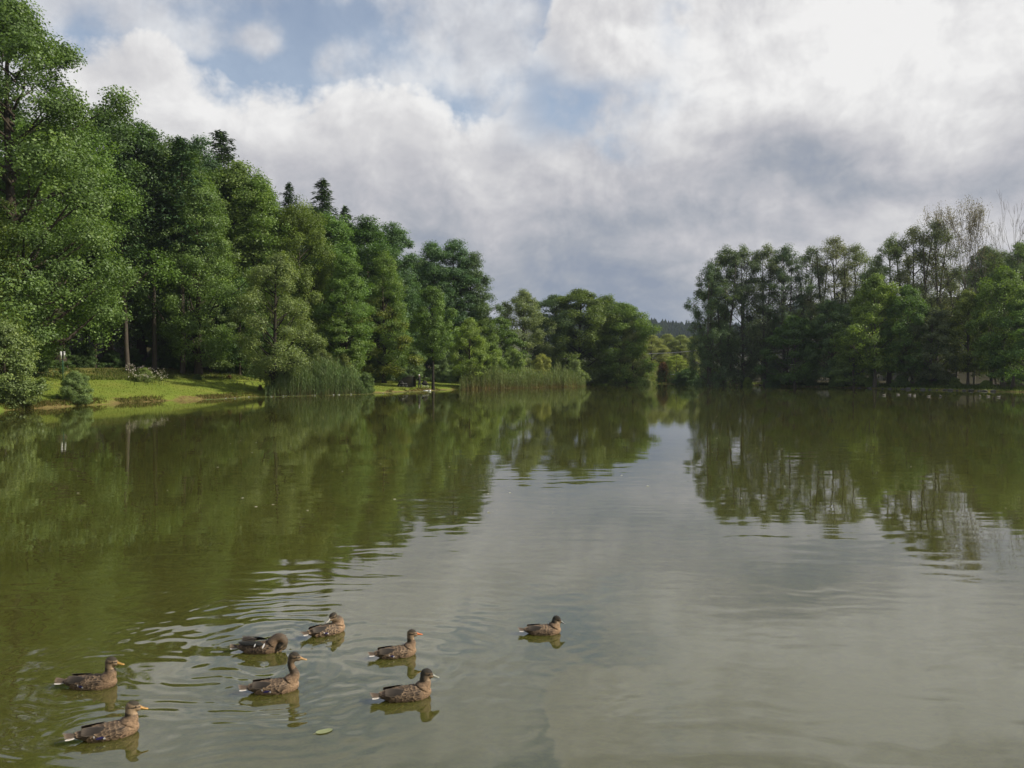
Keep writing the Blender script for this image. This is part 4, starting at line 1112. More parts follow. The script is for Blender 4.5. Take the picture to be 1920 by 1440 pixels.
# the angler
def make_person(loc, rz):
    J = {'pel': (0, 0, 0.93), 'wai': (0.01, 0, 1.08), 'che': (0.02, 0, 1.30), 'nek': (0.02, 0, 1.48), 'hd0': (0.035, 0, 1.56), 'hd1': (0.045, 0, 1.64), 'hd2': (0.04, 0, 1.72),
         'nose': (0.145, 0, 1.615)}
    Rd = {'pel': .155, 'wai': .145, 'che': .165, 'nek': .062, 'hd0': .078, 'hd1': .095, 'hd2': .075, 'nose': .014}
    E = [('pel', 'wai'), ('wai', 'che'), ('che', 'nek'), ('nek', 'hd0'), ('hd0', 'hd1'), ('hd1', 'hd2'), ('hd1', 'nose')]
    for s, sy in (('l', 1), ('r', -1)):
        fx = 0.06 if sy > 0 else -0.05
        J.update({s + 'hip': (0, sy * .10, .86), s + 'kne': (0.03 + fx, sy * .13, .48), s + 'ank': (-0.02 + fx, sy * .14, .09), s + 'toe': (0.15 + fx, sy * .16, .04),
                  s + 'sho': (0.0, sy * .20, 1.41), s + 'elb': (0.06 + fx, sy * .25, 1.14), s + 'wri': (0.27 + fx, sy * .16, 1.06), s + 'pal': (0.33 + fx, sy * .15, 1.06)})
        Rd.update({s + 'hip': .10, s + 'kne': .068, s + 'ank': .05, s + 'toe': .042, s + 'sho': .075, s + 'elb': .052, s + 'wri': .034, s + 'pal': .032})
        E += [('pel', s + 'hip'), (s + 'hip', s + 'kne'), (s + 'kne', s + 'ank'), (s + 'ank', s + 'toe'), ('che', s + 'sho'), (s + 'sho', s + 'elb'), (s + 'elb', s + 'wri'), (s + 'wri', s + 'pal')]
        px_, py_, pz_ = J[s + 'pal']
        for f in range(4):
            a1 = (px_ + 0.055, py_ + (f - 1.5) * 0.021, pz_ + 0.004); a2 = (px_ + 0.085 + 0.008 * (1.5 - abs(f - 1.5)), a1[1], pz_ - 0.012); a3 = (a2[0] + 0.012, a1[1], pz_ - 0.036)
            for nm, q_ in ((f'a{f}', a1), (f'b{f}', a2), (f'c{f}', a3)):
                J[s + nm] = q_; Rd[s + nm] = 0.0095
            E += [(s + 'pal', s + f'a{f}'), (s + f'a{f}', s + f'b{f}'), (s + f'b{f}', s + f'c{f}')]
        J[s + 't0'] = (px_ + 0.0, py_ - sy * 0.045, pz_ + 0.008); J[s + 't1'] = (px_ + 0.045, py_ - sy * 0.055, pz_ + 0.01); Rd[s + 't0'] = .012; Rd[s + 't1'] = .010
        E += [(s + 'pal', s + 't0'), (s + 't0', s + 't1')]
    keys = list(J); me = bpy.data.meshes.new('person_skeleton'); me.from_pydata([J[k] for k in keys], [(keys.index(a_), keys.index(b_)) for a_, b_ in E], [])
    o = bpy.data.objects.new('person_build', me); COL.objects.link(o)
    o.modifiers.new('s', 'SKIN'); o.modifiers.new('u', 'SUBSURF').levels = 1
    for i, k in enumerate(keys):
        me.skin_vertices[0].data[i].radius = (Rd[k], Rd[k]); me.skin_vertices[0].data[i].use_root = (k == 'pel')
    dg = bpy.context.evaluated_depsgraph_get(); bm_ = bpy.data.meshes.new_from_object(o.evaluated_get(dg)); bpy.data.objects.remove(o)
    n_ = len(bm_.vertices); co = np.zeros(n_ * 3, np.float32); bm_.vertices.foreach_get('co', co); co = co.reshape(-1, 3)
    col_ = np.ones((n_, 4)); col_[:, :3] = (0.018, 0.017, 0.015)
    col_[co[:, 2] < 0.95, :3] = (0.022, 0.022, 0.024); skin = (co[:, 2] > 1.51) | ((co[:, 0] > 0.27) & (co[:, 2] > 0.95) & (co[:, 2] < 1.2)); col_[skin, :3] = (0.36, 0.22, 0.16); col_[co[:, 2] < 0.1, :3] = (0.03, 0.025, 0.02)
    a_ = bm_.attributes.new('Col', 'FLOAT_COLOR', 'POINT'); a_.data.foreach_set('color', col_.astype(np.float32).ravel())
    bm_.polygons.foreach_set('use_smooth', np.ones(len(bm_.polygons), bool)); bm_.materials.clear(); bm_.materials.append(principled('clothing', (0, 0, 0), 0.85, vcol=True, namp=0.1))
    t = tag(empty('person', loc, rz), 'person in dark jacket and trousers with a light cap standing beside the tent', 'person')
    obj('body', bm_, None, t)
    mb = MB(); V = [(0.04 + 0.105 * math.cos(a_) * math.cos(e_), 0.092 * math.sin(a_) * math.cos(e_), 1.665 + 0.105 * math.sin(e_)) for e_ in (0.0, 0.4, 0.8, 1.2) for a_ in np.linspace(0, 2 * math.pi, 12, endpoint=False)] + [(0.04, 0, 1.772)]
    Fc = [(i * 12 + j, i * 12 + (j + 1) % 12, (i + 1) * 12 + (j + 1) % 12, (i + 1) * 12 + j) for i in range(3) for j in range(12)] + [(36 + j, 36 + (j + 1) % 12, 48) for j in range(12)]
    mb.add(V, Fc); mb.box((0.175, 0, 1.665), (0.11, 0.15, 0.012), (0, 0.15, 0)); mb.build('cap', WHITEP, t)
    for sy in (-1, 1):
        mb = MB(); mb.tube([(0.126, sy * 0.035, 1.638), (0.134, sy * 0.035, 1.638)], [0.009, 0.006], 6); mb.build('eye', RUBBER, t)
    mb = MB(); mb.box((0.136, 0, 1.575), (0.008, 0.045, 0.01)); mb.build('mouth', principled('lips', (0.25, 0.1, 0.08), 0.6), t)


make_person(spot(786.5, 97.0), R(165))

# fishing barrow
B0 = spot(796, 97.6)
t = tag(empty('fishing_barrow', B0, R(10)), 'dark loaded fishing barrow with a wheel right of the person', 'barrow')
mb = MB(); ca = [(0.42 + 0.26 * math.cos(a_), 0, 0.27 + 0.26 * math.sin(a_)) for a_ in np.linspace(0, 2 * math.pi, 17)]; mb.tube(ca, [0.035] * 17, 6, False); wh = mb.build('wheel', RUBBER, t)
mb = MB()
for k in range(5):
    a_ = k * math.pi / 5; mb.tube([(0.42 - 0.25 * math.cos(a_), 0, 0.27 - 0.25 * math.sin(a_)), (0.42 + 0.25 * math.cos(a_), 0, 0.27 + 0.25 * math.sin(a_))], [0.008, 0.008], 4)
mb.build('spokes', ALU, wh)
for sy in (-1, 1):
    mb = MB(); mb.tube([(0.42, sy * 0.08, 0.27), (-0.1, sy * 0.22, 0.36), (-0.55, sy * 0.25, 0.70)], [0.016] * 3, 6); mb.build('frame_rail', ALU, t)
    mb = MB(); mb.tube([(-0.2, sy * 0.22, 0.38), (-0.28, sy * 0.24, 0.0)], [0.015] * 2, 6); mb.build('leg', ALU, t)
mb = MB(); mb.tube([(-0.35, 0, 0.62), (-0.1, 0, 0.66), (0.2, 0, 0.62), (0.36, 0, 0.55)], [0.16, 0.24, 0.24, 0.14], 10); mb.build('bag', BLACKC, t)
mb = MB(); mb.tube([(-0.2, 0.02, 0.86), (0.05, 0.02, 0.92), (0.25, 0.02, 0.86)], [0.08, 0.12, 0.07], 8); mb.build('rolled_mat', OLIVEC, t)

# white tray and bucket at the water's edge
w0 = spot(799, 96.2)
t = tag(empty('bait_tray', w0, R(12)), 'flat white tray lying on the grass right of the person', 'tray')
mb = MB(); mb.box((0, 0, 0.06), (0.62, 0.42, 0.03)); mb.build('base', WHITEP, t, False)
for i, (c_, s_) in enumerate([((0, 0.21, 0.12), (0.62, 0.025, 0.15)), ((0, -0.21, 0.12), (0.62, 0.025, 0.15)), ((0.31, 0, 0.12), (0.025, 0.39, 0.15)), ((-0.31, 0, 0.12), (0.025, 0.39, 0.15))]):
    mb = MB(); mb.box(c_, s_); mb.build('side', WHITEP, t, False)
w1 = spot(805.5, 95.9)
t = tag(empty('bucket', w1), 'small white bucket at the foot of the slender young tree', 'bucket')
mb = MB(); mb.tube([(0, 0, 0.0), (0, 0, 0.33)], [0.13, 0.165], 14); mb.build('pail', WHITEP, t)
mb = MB(); mb.tube([(0, 0, 0.325), (0, 0, 0.36)], [0.175, 0.175], 14); mb.build('lid', WHITEP, t)

# rod pods on the lawn
def rod_pod(px, D, label, rod=True):
    t = tag(empty('rod_pod', spot(px, D), R(4)), label, 'rod pod')
    for sx in (-1, 1):
        for sy in (-1, 1):
            mb = MB(); mb.tube([(sx * 0.32, 0, 0.38), (sx * 0.48, sy * 0.26, 0)], [0.018, 0.016], 5); mb.build('leg', DARKM, t)
    mb = MB(); mb.tube([(-0.36, 0, 0.38), (0.36, 0, 0.38)], [0.02, 0.02], 6); mb.build('bar', DARKM, t)
    if rod:
        mb = MB(); mb.tube([(-0.55, -0.06, 0.46), (0.5, -0.06, 0.50), (1.6, -0.06, 0.54)], [0.018, 0.012, 0.005], 5); mb.build('rod', DARKM, t)


rod_pod(451, 80, 'small dark tripod rod stand on the lawn left of the willow', False)
rod_pod(466, 81, 'dark rod pod with a rod lying across, nearest the willow')

# stones along the right waterline
stones = []
for k in range(4):
    bm = bmesh.new(); bmesh.ops.create_icosphere(bm, subdivisions=2, radius=0.5); rs = random.Random(k)
    ph = [rs.uniform(0, 6) for _ in range(6)]
    for v in bm.verts:
        c = v.co; f = 1 + 0.16 * math.sin(5 * c.x + ph[0]) + 0.14 * math.sin(6 * c.y + ph[1]) + 0.12 * math.sin(7 * c.z + ph[2])
        v.co = Vector((c.x * f * 1.25, c.y * f, c.z * f * 0.6))
    me = bpy.data.meshes.new('shore_stone'); bm.to_mesh(me); bm.free(); me.materials.append(STONEM); stones.append(me)
rs = random.Random(9)
for k, px in enumerate([1398, 1412, 1428, 1596, 1612, 1630, 1655, 1668, 1692, 1704, 1718, 1731, 1745, 1757, 1772, 1783, 1795, 1808, 1822, 1836, 1846, 1862]):
    D = 135.0
    while lake_sd((px - CX) / FPX * D, D)[0] > 0.15 and D > 80:
        D -= 0.25
    o = obj('shore_stone', stones[k % 4], None); o.location = ((px - CX) / FPX * D, D, 0.03)
    s_ = rs.uniform(0.3, 0.75); o.scale = (s_ * 1.2, s_, s_); o.rotation_euler = (rs.uniform(-.2, .2), rs.uniform(-.2, .2), rs.uniform(0, 6))
    tag(o, nth(k, 'grey stone in the row along the right waterline'), 'stone', 'stones along the right waterline')

# stump and leaning split post at the right edge
t = tag(empty('tree_stump', spot(1882, 95.5)), 'dark short tree stump near the right frame edge', 'stump')
mb = MB(); mb.tube([(0, 0, -0.2), (0, 0, 0.1), (0.02, 0, 0.6), (0.03, 0.01, 0.78)], [0.5, 0.40, 0.34, 0.33], 11, False); o = mb.build('stem', BARK, t); o.color = (0.05, 0.045, 0.03, 1)
mb = MB(); mb.tube([(0.03, 0.01, 0.775), (0.03, 0.01, 0.80)], [0.325, 0.31], 11); mb.build('cut_face', WOODM, t)
t = tag(empty('broken_trunk', spot(1899, 93.5)), 'broken leaning trunk with a pale split foot at the right frame edge', 'trunk')
mb = MB(); mb.tube([(-0.1, 0, -0.2), (0.0, 0, 0.7), (0.12, 0, 1.6)], [0.22, 0.18, 0.14], 8); o = mb.build('stem', BARK, t); o.color = (0.05, 0.042, 0.03, 1)
mb = MB(); mb.tube([(0.42, -0.1, -0.1), (0.26, -0.05, 0.55), (0.14, 0, 1.05)], [0.08, 0.07, 0.03], 6); mb.build('split_foot', WOODM, t)

# overhead cable and its poles in the valley gap
t = tag(empty('overhead_line', (0, 0, 0)), 'thin overhead cable crossing the valley gap', 'cable')
A_ = Vector(((1150 - CX) / FPX * 178, 178, CAMZ + (HY - 663) / FPX * 178)); B_ = Vector(((1345 - CX) / FPX * 178, 178, CAMZ + (HY - 653) / FPX * 178))
mb = MB(); pts = [A_.lerp(B_, k / 12) - Vector((0, 0, 0.5 * math.sin(math.pi * k / 12))) for k in range(13)]; mb.tube([tuple(p_) for p_ in pts], [0.05] * 13, 5); mb.build('cable', ALU, t)
for e_ in (A_, B_):
    mb = MB(); z0 = gz(e_.x, e_.y); mb.tube([(e_.x, e_.y, z0 - 0.3), (e_.x, e_.y, e_.z + 0.3)], [0.14, 0.10], 8); mb.build('pole', WOODM, t)

# pale rail in the valley gap
t = tag(empty('wooden_rail', spot(1258, 151)), 'low pale wooden rail beside the brown conifer', 'rail')
zr = CAMZ - (702.0 - HY) / FPX * 151 - t.location.z
mb = MB(); mb.box((0, 0, zr), (2.6, 0.06, 0.16)); mb.build('plank', WHITEP, t, False)
for sx in (-1.1, 0, 1.1):
    mb = MB(); mb.box((sx, 0.07, zr / 2 - 0.15), (0.1, 0.08, zr + 0.3)); mb.build('post', WOODM, t, False)

# floating leaf
lx, ly = flat(605, 1378)
mb = MB(); V = []; Fc = []
for i, (u_, w_) in enumerate([(-1, 0.02), (-0.8, 0.32), (-0.45, 0.50), (0, 0.55), (0.45, 0.48), (0.8, 0.28), (1, 0.02)]):
    V += [(u_ * 0.062, w_ * 0.062, 0.006 + 0.003 * abs(u_)), (u_ * 0.062, 0, 0.004), (u_ * 0.062, -w_ * 0.062, 0.007)]
for i in range(6):
    Fc += [(3 * i, 3 * i + 1, 3 * i + 4, 3 * i + 3), (3 * i + 1, 3 * i + 2, 3 * i + 5, 3 * i + 4)]
mb.add(V, Fc)
t = tag(empty('floating_leaf', (lx, ly, 0.0), R(28)), 'single pale yellow-green leaf floating in front of the ducks', 'leaf')
mb.build('blade', principled('pale_leaf', (0.21, 0.23, 0.11), 0.6, nscale=30), t)
mb = MB(); mb.tube([(-0.06, 0, 0.004), (-0.085, -0.004, 0.004)], [0.0016, 0.0012], 5); mb.build('stalk', principled('leaf_stalk', (0.3, 0.28, 0.12), 0.6), t)

# ------------------------------------------------------------------ ducks
def plumage_mat():
    m, q, out = new_mat('plumage')
    at = q.n('ShaderNodeAttribute', attribute_name='Col'); ob = q.n('ShaderNodeTexCoord').outputs['Object']
    n1 = q.noise(q.v('MULTIPLY', ob, (55, 90, 90)), 1.0, 3.0, 0.6); n2 = q.noise(ob, 260.0, 2.0, 0.5)
    f = q.m('ADD', q.m('MULTIPLY', q.m('SUBTRACT', n1, 0.5), q.m('MULTIPLY', at.outputs['Alpha'], 3.6)), q.m('MULTIPLY_ADD', n2, 0.4, 0.8))
    f = q.m('MAXIMUM', f, 0.22)
    c = q.v('SCALE', at.outputs['Color']); q.put(c.node.inputs['Scale'], f)
    p = q.n('ShaderNodeBsdfPrincipled'); p.inputs['Roughness'].default_value = 0.72; p.inputs['Specular IOR Level'].default_value = 0.25
    q.put(p.inputs['Base Color'], c)
    b = q.n('ShaderNodeBump'); b.inputs['Strength'].default_value = 0.35; b.inputs['Distance'].default_value = 0.003
    q.put(b.inputs['Height'], n1); q.L.new(b.outputs[0], p.inputs['Normal'])
    q.L.new(p.outputs[0], out.inputs[0])
    return m


def bill_mat():
    m, q, out = new_mat('bill')
    p = q.n('ShaderNodeBsdfPrincipled'); p.inputs['Roughness'].default_value = 0.35; p.inputs['Specular IOR Level'].default_value = 0.5
    q.put(p.inputs['Base Color'], q.attr('Col', 'Color')); q.L.new(p.outputs[0], out.inputs[0])
    return m


PLUM = plumage_mat(); BILLM = bill_mat()
EYEM = principled('eye', (0.006, 0.005, 0.004), 0.1, 0.8, namp=0.0)
#        x      half  ztop   zbot
BODY = np.array([(-0.262, .010, .072, .058), (-0.225, .030, .080, .040), (-0.18, .052, .090, .014), (-0.13, .073, .101, -.014), (-0.07, .090, .111, -.040), (-0.01, .099, .117, -.054),
                 (0.05, .100, .119, -.056), (0.10, .092, .115, -.046), (0.145, .074, .105, -.026), (0.175, .052, .090, -.002), (0.192, .026, .068, .026)])
BODY[:, 1] *= 0.86; BODY[:, 2] = BODY[:, 2] * 0.80 + 0.002; BODY[:, 3] = np.where(BODY[:, 3] > 0, BODY[:, 3] * 0.8, BODY[:, 3]); BODY[:, 0] *= 1.05


def bodyp(x, th):
    """point and normal on the body; th = 0 top, pi/2 right-hand flank (-y), -pi/2 the other flank"""
    def at(x_, th_):
        hw = np.interp(x_, BODY[:, 0], BODY[:, 1]); zt_ = np.interp(x_, BODY[:, 0], BODY[:, 2]); zb_ = np.interp(x_, BODY[:, 0], BODY[:, 3])
        c, s = math.cos(th_), math.sin(th_); e = 0.86
        return np.array([x_, -hw * math.copysign(abs(s) ** e, s), (zt_ + zb_) / 2 + (zt_ - zb_) / 2 * math.copysign(abs(c) ** e, c)])
    p = at(x, th); a_ = at(x + 0.004, th) - at(x - 0.004, th); b_ = at(x, th + 0.05) - at(x, th - 0.05)
    n_ = np.cross(b_, a_); n_ = n_ / (np.linalg.norm(n_) + 1e-9)
    ctr = np.array([x, 0, 0.04])
    if n_ @ (p - ctr) < 0: n_ = -n_
    return p, n_, a_ / np.linalg.norm(a_)


def feather(mb, p, n_, back, ln, wd, c_mid, c_edge, lift=0.05, curl=0.15, droop=None):
    back = back - n_ * (back @ n_); back /= np.linalg.norm(back) + 1e-9
    sd_ = np.cross(n_, back)
    V = []; C = []
    prof = [(0.0, 0.35), (0.35, 0.95), (0.7, 0.92), (0.92, 0.5), (1.0, 0.12)]
    for i, (u, w) in enumerate(prof):
        ctr = p + back * ln * u + n_ * (lift * ln * u + 0.0022)
        for j, s in enumerate((-1, -0.45, 0, 0.45, 1)):
            V.append(ctr + sd_ * s * w * wd * 0.5 - n_ * abs(s) * curl * wd * 0.5)
            ed = max(abs(s) if abs(s) > 0.9 else 0, 1.0 if u > 0.9 else (0.35 if u > 0.69 else 0))
            cc = np.array(c_mid) * (1 - ed) + np.array(c_edge) * ed
            if s == 0 and u < 0.9: cc = cc * 0.7
            C.append((*cc, 0.10))
    F_ = [(i * 5 + j, i * 5 + j + 1, (i + 1) * 5 + j + 1, (i + 1) * 5 + j) for i in range(4) for j in range(4)]
    mb.add(V, F_, np.array(C))


POSE = {  # neck points (x, y, z, radius), head centre, head yaw, head pitch (deg, + = bill up)
    'swim': ([(0.125, 0, 0.075, .066), (0.148, 0, 0.125, .047), (0.140, 0, 0.165, .036), (0.143, 0, 0.205, .034)], (0.158, 0, 0.228), 0, -8),
    'sit': ([(0.125, 0, 0.08, .068), (0.142, 0, 0.125, .050), (0.138, 0, 0.160, .040), (0.140, 0, 0.19, .036)], (0.156, 0, 0.208), -4, -12),
    'alert': ([(0.125, 0, 0.08, .064), (0.158, 0, 0.135, .045), (0.150, 0, 0.180, .034), (0.132, 0, 0.225, .029), (0.128, 0, 0.265, .028), (0.142, 0, 0.296, .031)], (0.160, 0, 0.306), -5, -10),
    'orange': ([(0.125, 0, 0.08, .066), (0.148, 0, 0.13, .046), (0.140, 0, 0.168, .036), (0.140, 0, 0.21, .034)], (0.156, 0, 0.232), -10, -2),
    'grey': ([(0.125, 0, 0.08, .068), (0.146, 0, 0.125, .050), (0.142, 0, 0.155, .040), (0.146, 0, 0.18, .036)], (0.162, 0, 0.198), -8, -14),
    'dozy': ([(0.12, 0, 0.085, .070), (0.135, 0, 0.122, .056), (0.135, 0, 0.145, .046), (0.140, 0, 0.16, .040)], (0.152, 0, 0.170), -12, -20),
    'rest': ([(0.12, 0, 0.085, .070), (0.125, 0, 0.125, .054), (0.095, 0, 0.150, .044), (0.075, 0, 0.168, .038)], (0.062, -0.004, 0.183), -165, -16),
    'preen': ([(0.115, 0, 0.08, .070), (0.150, 0, 0.130, .056), (0.190, -0.006, 0.142, .048), (0.218, -0.014, 0.115, .044), (0.216, -0.022, 0.078, .040)], (0.203, -0.030, 0.052), -150, -42),
}
LOOK = {  # bill colour, dark head 0..1, warm 0..1, breast, speculum
    'swim': ((0.42, 0.24, 0.05), 0.30, 0.30), 'sit': ((0.46, 0.24, 0.05), 0.15, 0.55), 'alert': ((0.46, 0.27, 0.10), 0.5, 0.8), 'orange': ((0.55, 0.15, 0.035), 0.3, 0.6),
    'grey': ((0.24, 0.24, 0.18), 0.85, 0.5), 'dozy': ((0.12, 0.13, 0.11), 1.0, 1.0), 'rest': ((0.45, 0.42, 0.34), 0.6, 0.95), 'preen': ((0.3, 0.22, 0.1), 0.5, 0.2)}
DLAB = {'swim': 'brown duck farthest left, swimming right with dark back and yellowish bill', 'sit': 'brown duck nearest the bottom left corner with white-edged tail and tan head',
        'preen': 'dark preening duck with head bent into its breast and white wing bars', 'rest': 'brown duck at the top of the flock with its head turned back over its body',
        'alert': 'duck with long upright neck and orange foot showing below the water', 'orange': 'brown duck with bright orange bill right of the preening duck',
        'grey': 'dark-headed duck with grey bill at the right front of the flock', 'dozy': 'black-headed duck with rusty breast floating alone to the right'}


def make_duck(key, px, py, yaw, scale):
    neck, hc, hyaw, hpit = POSE[key]; neck = [(a_ * 1.03, b_, c_ * 0.90, d_ * 0.92) for a_, b_, c_, d_ in neck]; hc = (hc[0] * 1.03, hc[1], hc[2] * 0.92); billc, dark, warm = LOOK[key]
    rs = np.random.default_rng(sum(map(ord, key)))
    x0, y0 = DPOS[key]
    t = tag(empty('duck', (x0, y0, 0.0), R(yaw)), DLAB[key], 'duck', 'ducks in the foreground flock'); t.scale = (scale * 0.95, scale * 0.95, scale * 0.95)
    hc = np.array(hc); Hm = np.array((Matrix.Rotation(R(hyaw), 3, 'Z') @ Matrix.Rotation(R(-hpit), 3, 'Y')))
    # body, neck and head fused into one surface
    mb = MB(); ns = 20; V = []
    for (x, hw, zt_, zb_) in BODY:
        for j in range(ns):
            V.append(bodyp(x, 2 * math.pi * j / ns)[0])
    nb = len(BODY); Fc = [(i * ns + j, i * ns + (j + 1) % ns, (i + 1) * ns + (j + 1) % ns, (i + 1) * ns + j) for i in range(nb - 1) for j in range(ns)]
    Fc += [tuple(range(ns - 1, -1, -1)), tuple((nb - 1) * ns + j for j in range(ns))]
    mb.add(V, Fc)
    npt = [np.array(q_[:3]) for q_ in neck] + [hc]; nr = [q_[3] for q_ in neck] + [0.028]
    P_ = []; R_ = []
    for i in range(len(npt) - 1):
        for k in range(3):
            u = k / 3; a0 = npt[max(i - 1, 0)]; a1 = npt[i]; a2 = npt[i + 1]; a3 = npt[min(i + 2, len(npt) - 1)]
            P_.append(0.5 * (2 * a1 + (a2 - a0) * u + (2 * a0 - 5 * a1 + 4 * a2 - a3) * u * u + (3 * a1 - a0 - 3 * a2 + a3) * u ** 3)); R_.append((nr[i] * (1 - u) + nr[i + 1] * u) * 1.14)
    mb.tube(P_ + [npt[-1]], R_ + [nr[-1]], 16)

    def ell(c, r):
        V = []; nu, nv = 14, 9
        for i in range(nv):
            e_ = -math.pi / 2 + math.pi * (i + 0.5) / nv
            for j in range(nu):
                a_ = 2 * math.pi * j / nu; V.append(hc + Hm @ (np.array(c) + np.array(r) * np.array([math.cos(e_) * math.cos(a_), math.cos(e_) * math.sin(a_), math.sin(e_)])))
        F_ = [(i * nu + j, i * nu + (j + 1) % nu, (i + 1) * nu + (j + 1) % nu, (i + 1) * nu + j) for i in range(nv - 1) for j in range(nu)]
        F_ += [tuple(range(nu - 1, -1, -1)), tuple((nv - 1) * nu + j for j in range(nu))]
        mb.add(V, F_)
    ell((-0.004, 0, 0.008), (0.050, 0.036, 0.039)); ell((0.030, 0, -0.007), (0.034, 0.025, 0.025)); ell((-0.014, 0, -0.010), (0.042, 0.035, 0.036))
    tmp = mb.build('duck_build', None)
    r_ = tmp.modifiers.new('r', 'REMESH'); r_.mode = 'VOXEL'; r_.voxel_size = 0.0055
    s_ = tmp.modifiers.new('s', 'SMOOTH'); s_.factor = 0.5; s_.iterations = 7
    dg = bpy.context.evaluated_depsgraph_get(); bme = bpy.data.meshes.new_from_object(tmp.evaluated_get(dg)); old = tmp.data; bpy.data.objects.remove(tmp); bpy.data.meshes.remove(old)
    n_ = len(bme.vertices); co = np.zeros(n_ * 3, np.float32); bme.vertices.foreach_get('co', co); co = co.reshape(-1, 3).astype(float)
    # plumage colours
    C = np.zeros((n_, 4)); brown = np.array([0.076, 0.056, 0.038]); tan = np.array([0.25, 0.165, 0.098]) * (0.75 + 0.45 * warm); C[:, :3] = brown; C[:, 3] = 0.55

    def blend(w, c, m_=None):
        w = np.clip(w, 0, 1)[:, None]; C[:, :3] = C[:, :3] * (1 - w) + np.array(c) * w
        if m_ is not None: C[:, 3] = C[:, 3] * (1 - w[:, 0]) + m_ * w[:, 0]
    blend(sst(0.06, 0.13, co[:, 0]) * sst(0.17, 0.10, co[:, 2]), tan, 0.7)
    blend(sst(0.05, 0.0, co[:, 2]) * sst(0.08, 0.0, co[:, 0]), tan * 0.75, 0.6)
    blend(sst(-0.14, -0.2, co[:, 0]), (0.10, 0.075, 0.05), 0.4)
    h = (co - hc) @ Hm; ax = np.array(P_ + [npt[-1]]); dn = np.sqrt(((co[:, None, :] - ax[None]) ** 2).sum(-1)); near = dn.argmin(1); tn_ = near / len(ax)
    isneck = (tn_ > 0.42) & (dn.min(1) < 0.055)
    d0_ = unit(np.gradient(ax, axis=0)); fwd = np.array([1.0, 0, 0]) if abs(hyaw) < 90 else np.array([0.6, 0, 0.8])
    rel = ((co - ax[near]) @ fwd) / 0.035
    if abs(hyaw) > 90:
        blend(isneck * 1.0, tan * 0.62, 0.35); blend(isneck * sst(0.2, 0.9, rel), np.array([0.10, 0.075, 0.05]), 0.3)
    else:
        blend(isneck * 1.0, tan * (0.80 - 0.35 * dark), 0.25); blend(isneck * sst(0.25, -0.25, rel), np.array([0.050, 0.040, 0.027]), 0.2)
    ish = np.linalg.norm(h * np.array([0.8, 1, 1]), axis=1) < 0.060
    cheek = np.array([0.36, 0.255, 0.155]) * (1 - 0.35 * dark)
    blend(ish * 1.0, cheek * (0.85 - 0.5 * dark), 0.12)
    blend(ish * sst(0.0, 0.02, h[:, 0]) * sst(0.012, 0.004, h[:, 2]), cheek, 0.12)
    blend(ish * sst(0.015, 0.025, h[:, 2] + 0.25 * np.minimum(h[:, 0], 0)), np.array([0.050, 0.040, 0.026]) * (1 - 0.6 * dark), 0.15)
    blend(ish * sst(0.0055, 0.003, np.abs(h[:, 2] - 0.004 - 0.10 * (h[:, 0] - 0.02))) * sst(-0.045, -0.03, h[:, 0]), (0.022, 0.018, 0.013), 0.05)
    blend(ish * sst(-0.005, -0.03, h[:, 0]) * min(1, dark + 0.1), (0.032, 0.030, 0.022), 0.1)
    a_ = bme.attributes.new('Col', 'FLOAT_COLOR', 'POINT'); a_.data.foreach_set('color', C.astype(np.float32).ravel())
    bme.polygons.foreach_set('use_smooth', np.ones(len(bme.polygons), bool)); bme.materials.clear(); bme.materials.append(PLUM); bme.name = 'duck_body'
    obj('body', bme, None, t)
    # feathers of the back, one part; the folded wings, one part each
    BK = np.array([-1.0, 0, -0.12]); mid = np.array([0.050, 0.034, 0.022]) * (0.7 + 0.6 * warm); edge = np.array([0.25, 0.175, 0.108]) * (0.65 + 0.55 * warm)
    mb = MB()
    for r in range(9):
        x = -0.17 + r * 0.034
        for s in (-1, 1):
            for k in range(5):
                th = s * (0.06 + 0.21 * k + rs.uniform(-0.04, 0.04)); p, nn, ax_ = bodyp(x + rs.uniform(-.006, .006), th)
                if abs(hyaw) > 90 and key == 'rest' and x > 0.03 and k < 2: continue
                feather(mb, p, nn, BK + np.array([0, -0.15 * s * 0, 0]), rs.uniform(0.042, 0.056) * (1.15 if x < 0 else 0.85), rs.uniform(0.026, 0.032), mid * rs.uniform(0.5, 1.7), edge * rs.uniform(0.5, 1.3), 0.06)
    mb.build('back_feathers', PLUM, t)
    for s in (1, -1):
        mb = MB(); up = 1 if key == 'preen' else 0
        for r in range(6):                       # coverts
            for k in range(4):
                x = 0.085 - r * 0.034 + rs.uniform(-.012, .012); th = s * (1.02 + 0.17 * k + rs.uniform(-.05, .05)); p, nn, ax_ = bodyp(x, th)
                feather(mb, p + nn * 0.006, nn, BK, rs.uniform(0.042, 0.054), rs.uniform(0.028, 0.034), mid * rs.uniform(0.5, 1.6), edge * rs.uniform(0.5, 1.3) * (1.1 if k == 3 else 1), 0.05)
        for k in range(5):                       # flight feathers over the rump
            p, nn, ax_ = bodyp(-0.03 - 0.010 * k, s * (0.62 + 0.10 * k)); p = p + nn * (0.012 - 0.001 * k)
            if up: nn = unit(nn + np.array([0, 0, 0.6])); p = p + np.array([0, 0, 0.02 + 0.008 * (4 - k)])
            feather(mb, p, nn, BK * np.array([1, 1, -0.6 if up else 1.0]) + np.array([0, s * 0.30, 0.0]), 0.165 - 0.010 * k, 0.032, np.array([0.030, 0.024, 0.019]), np.array([0.10, 0.08, 0.06]), 0.03, 0.25)
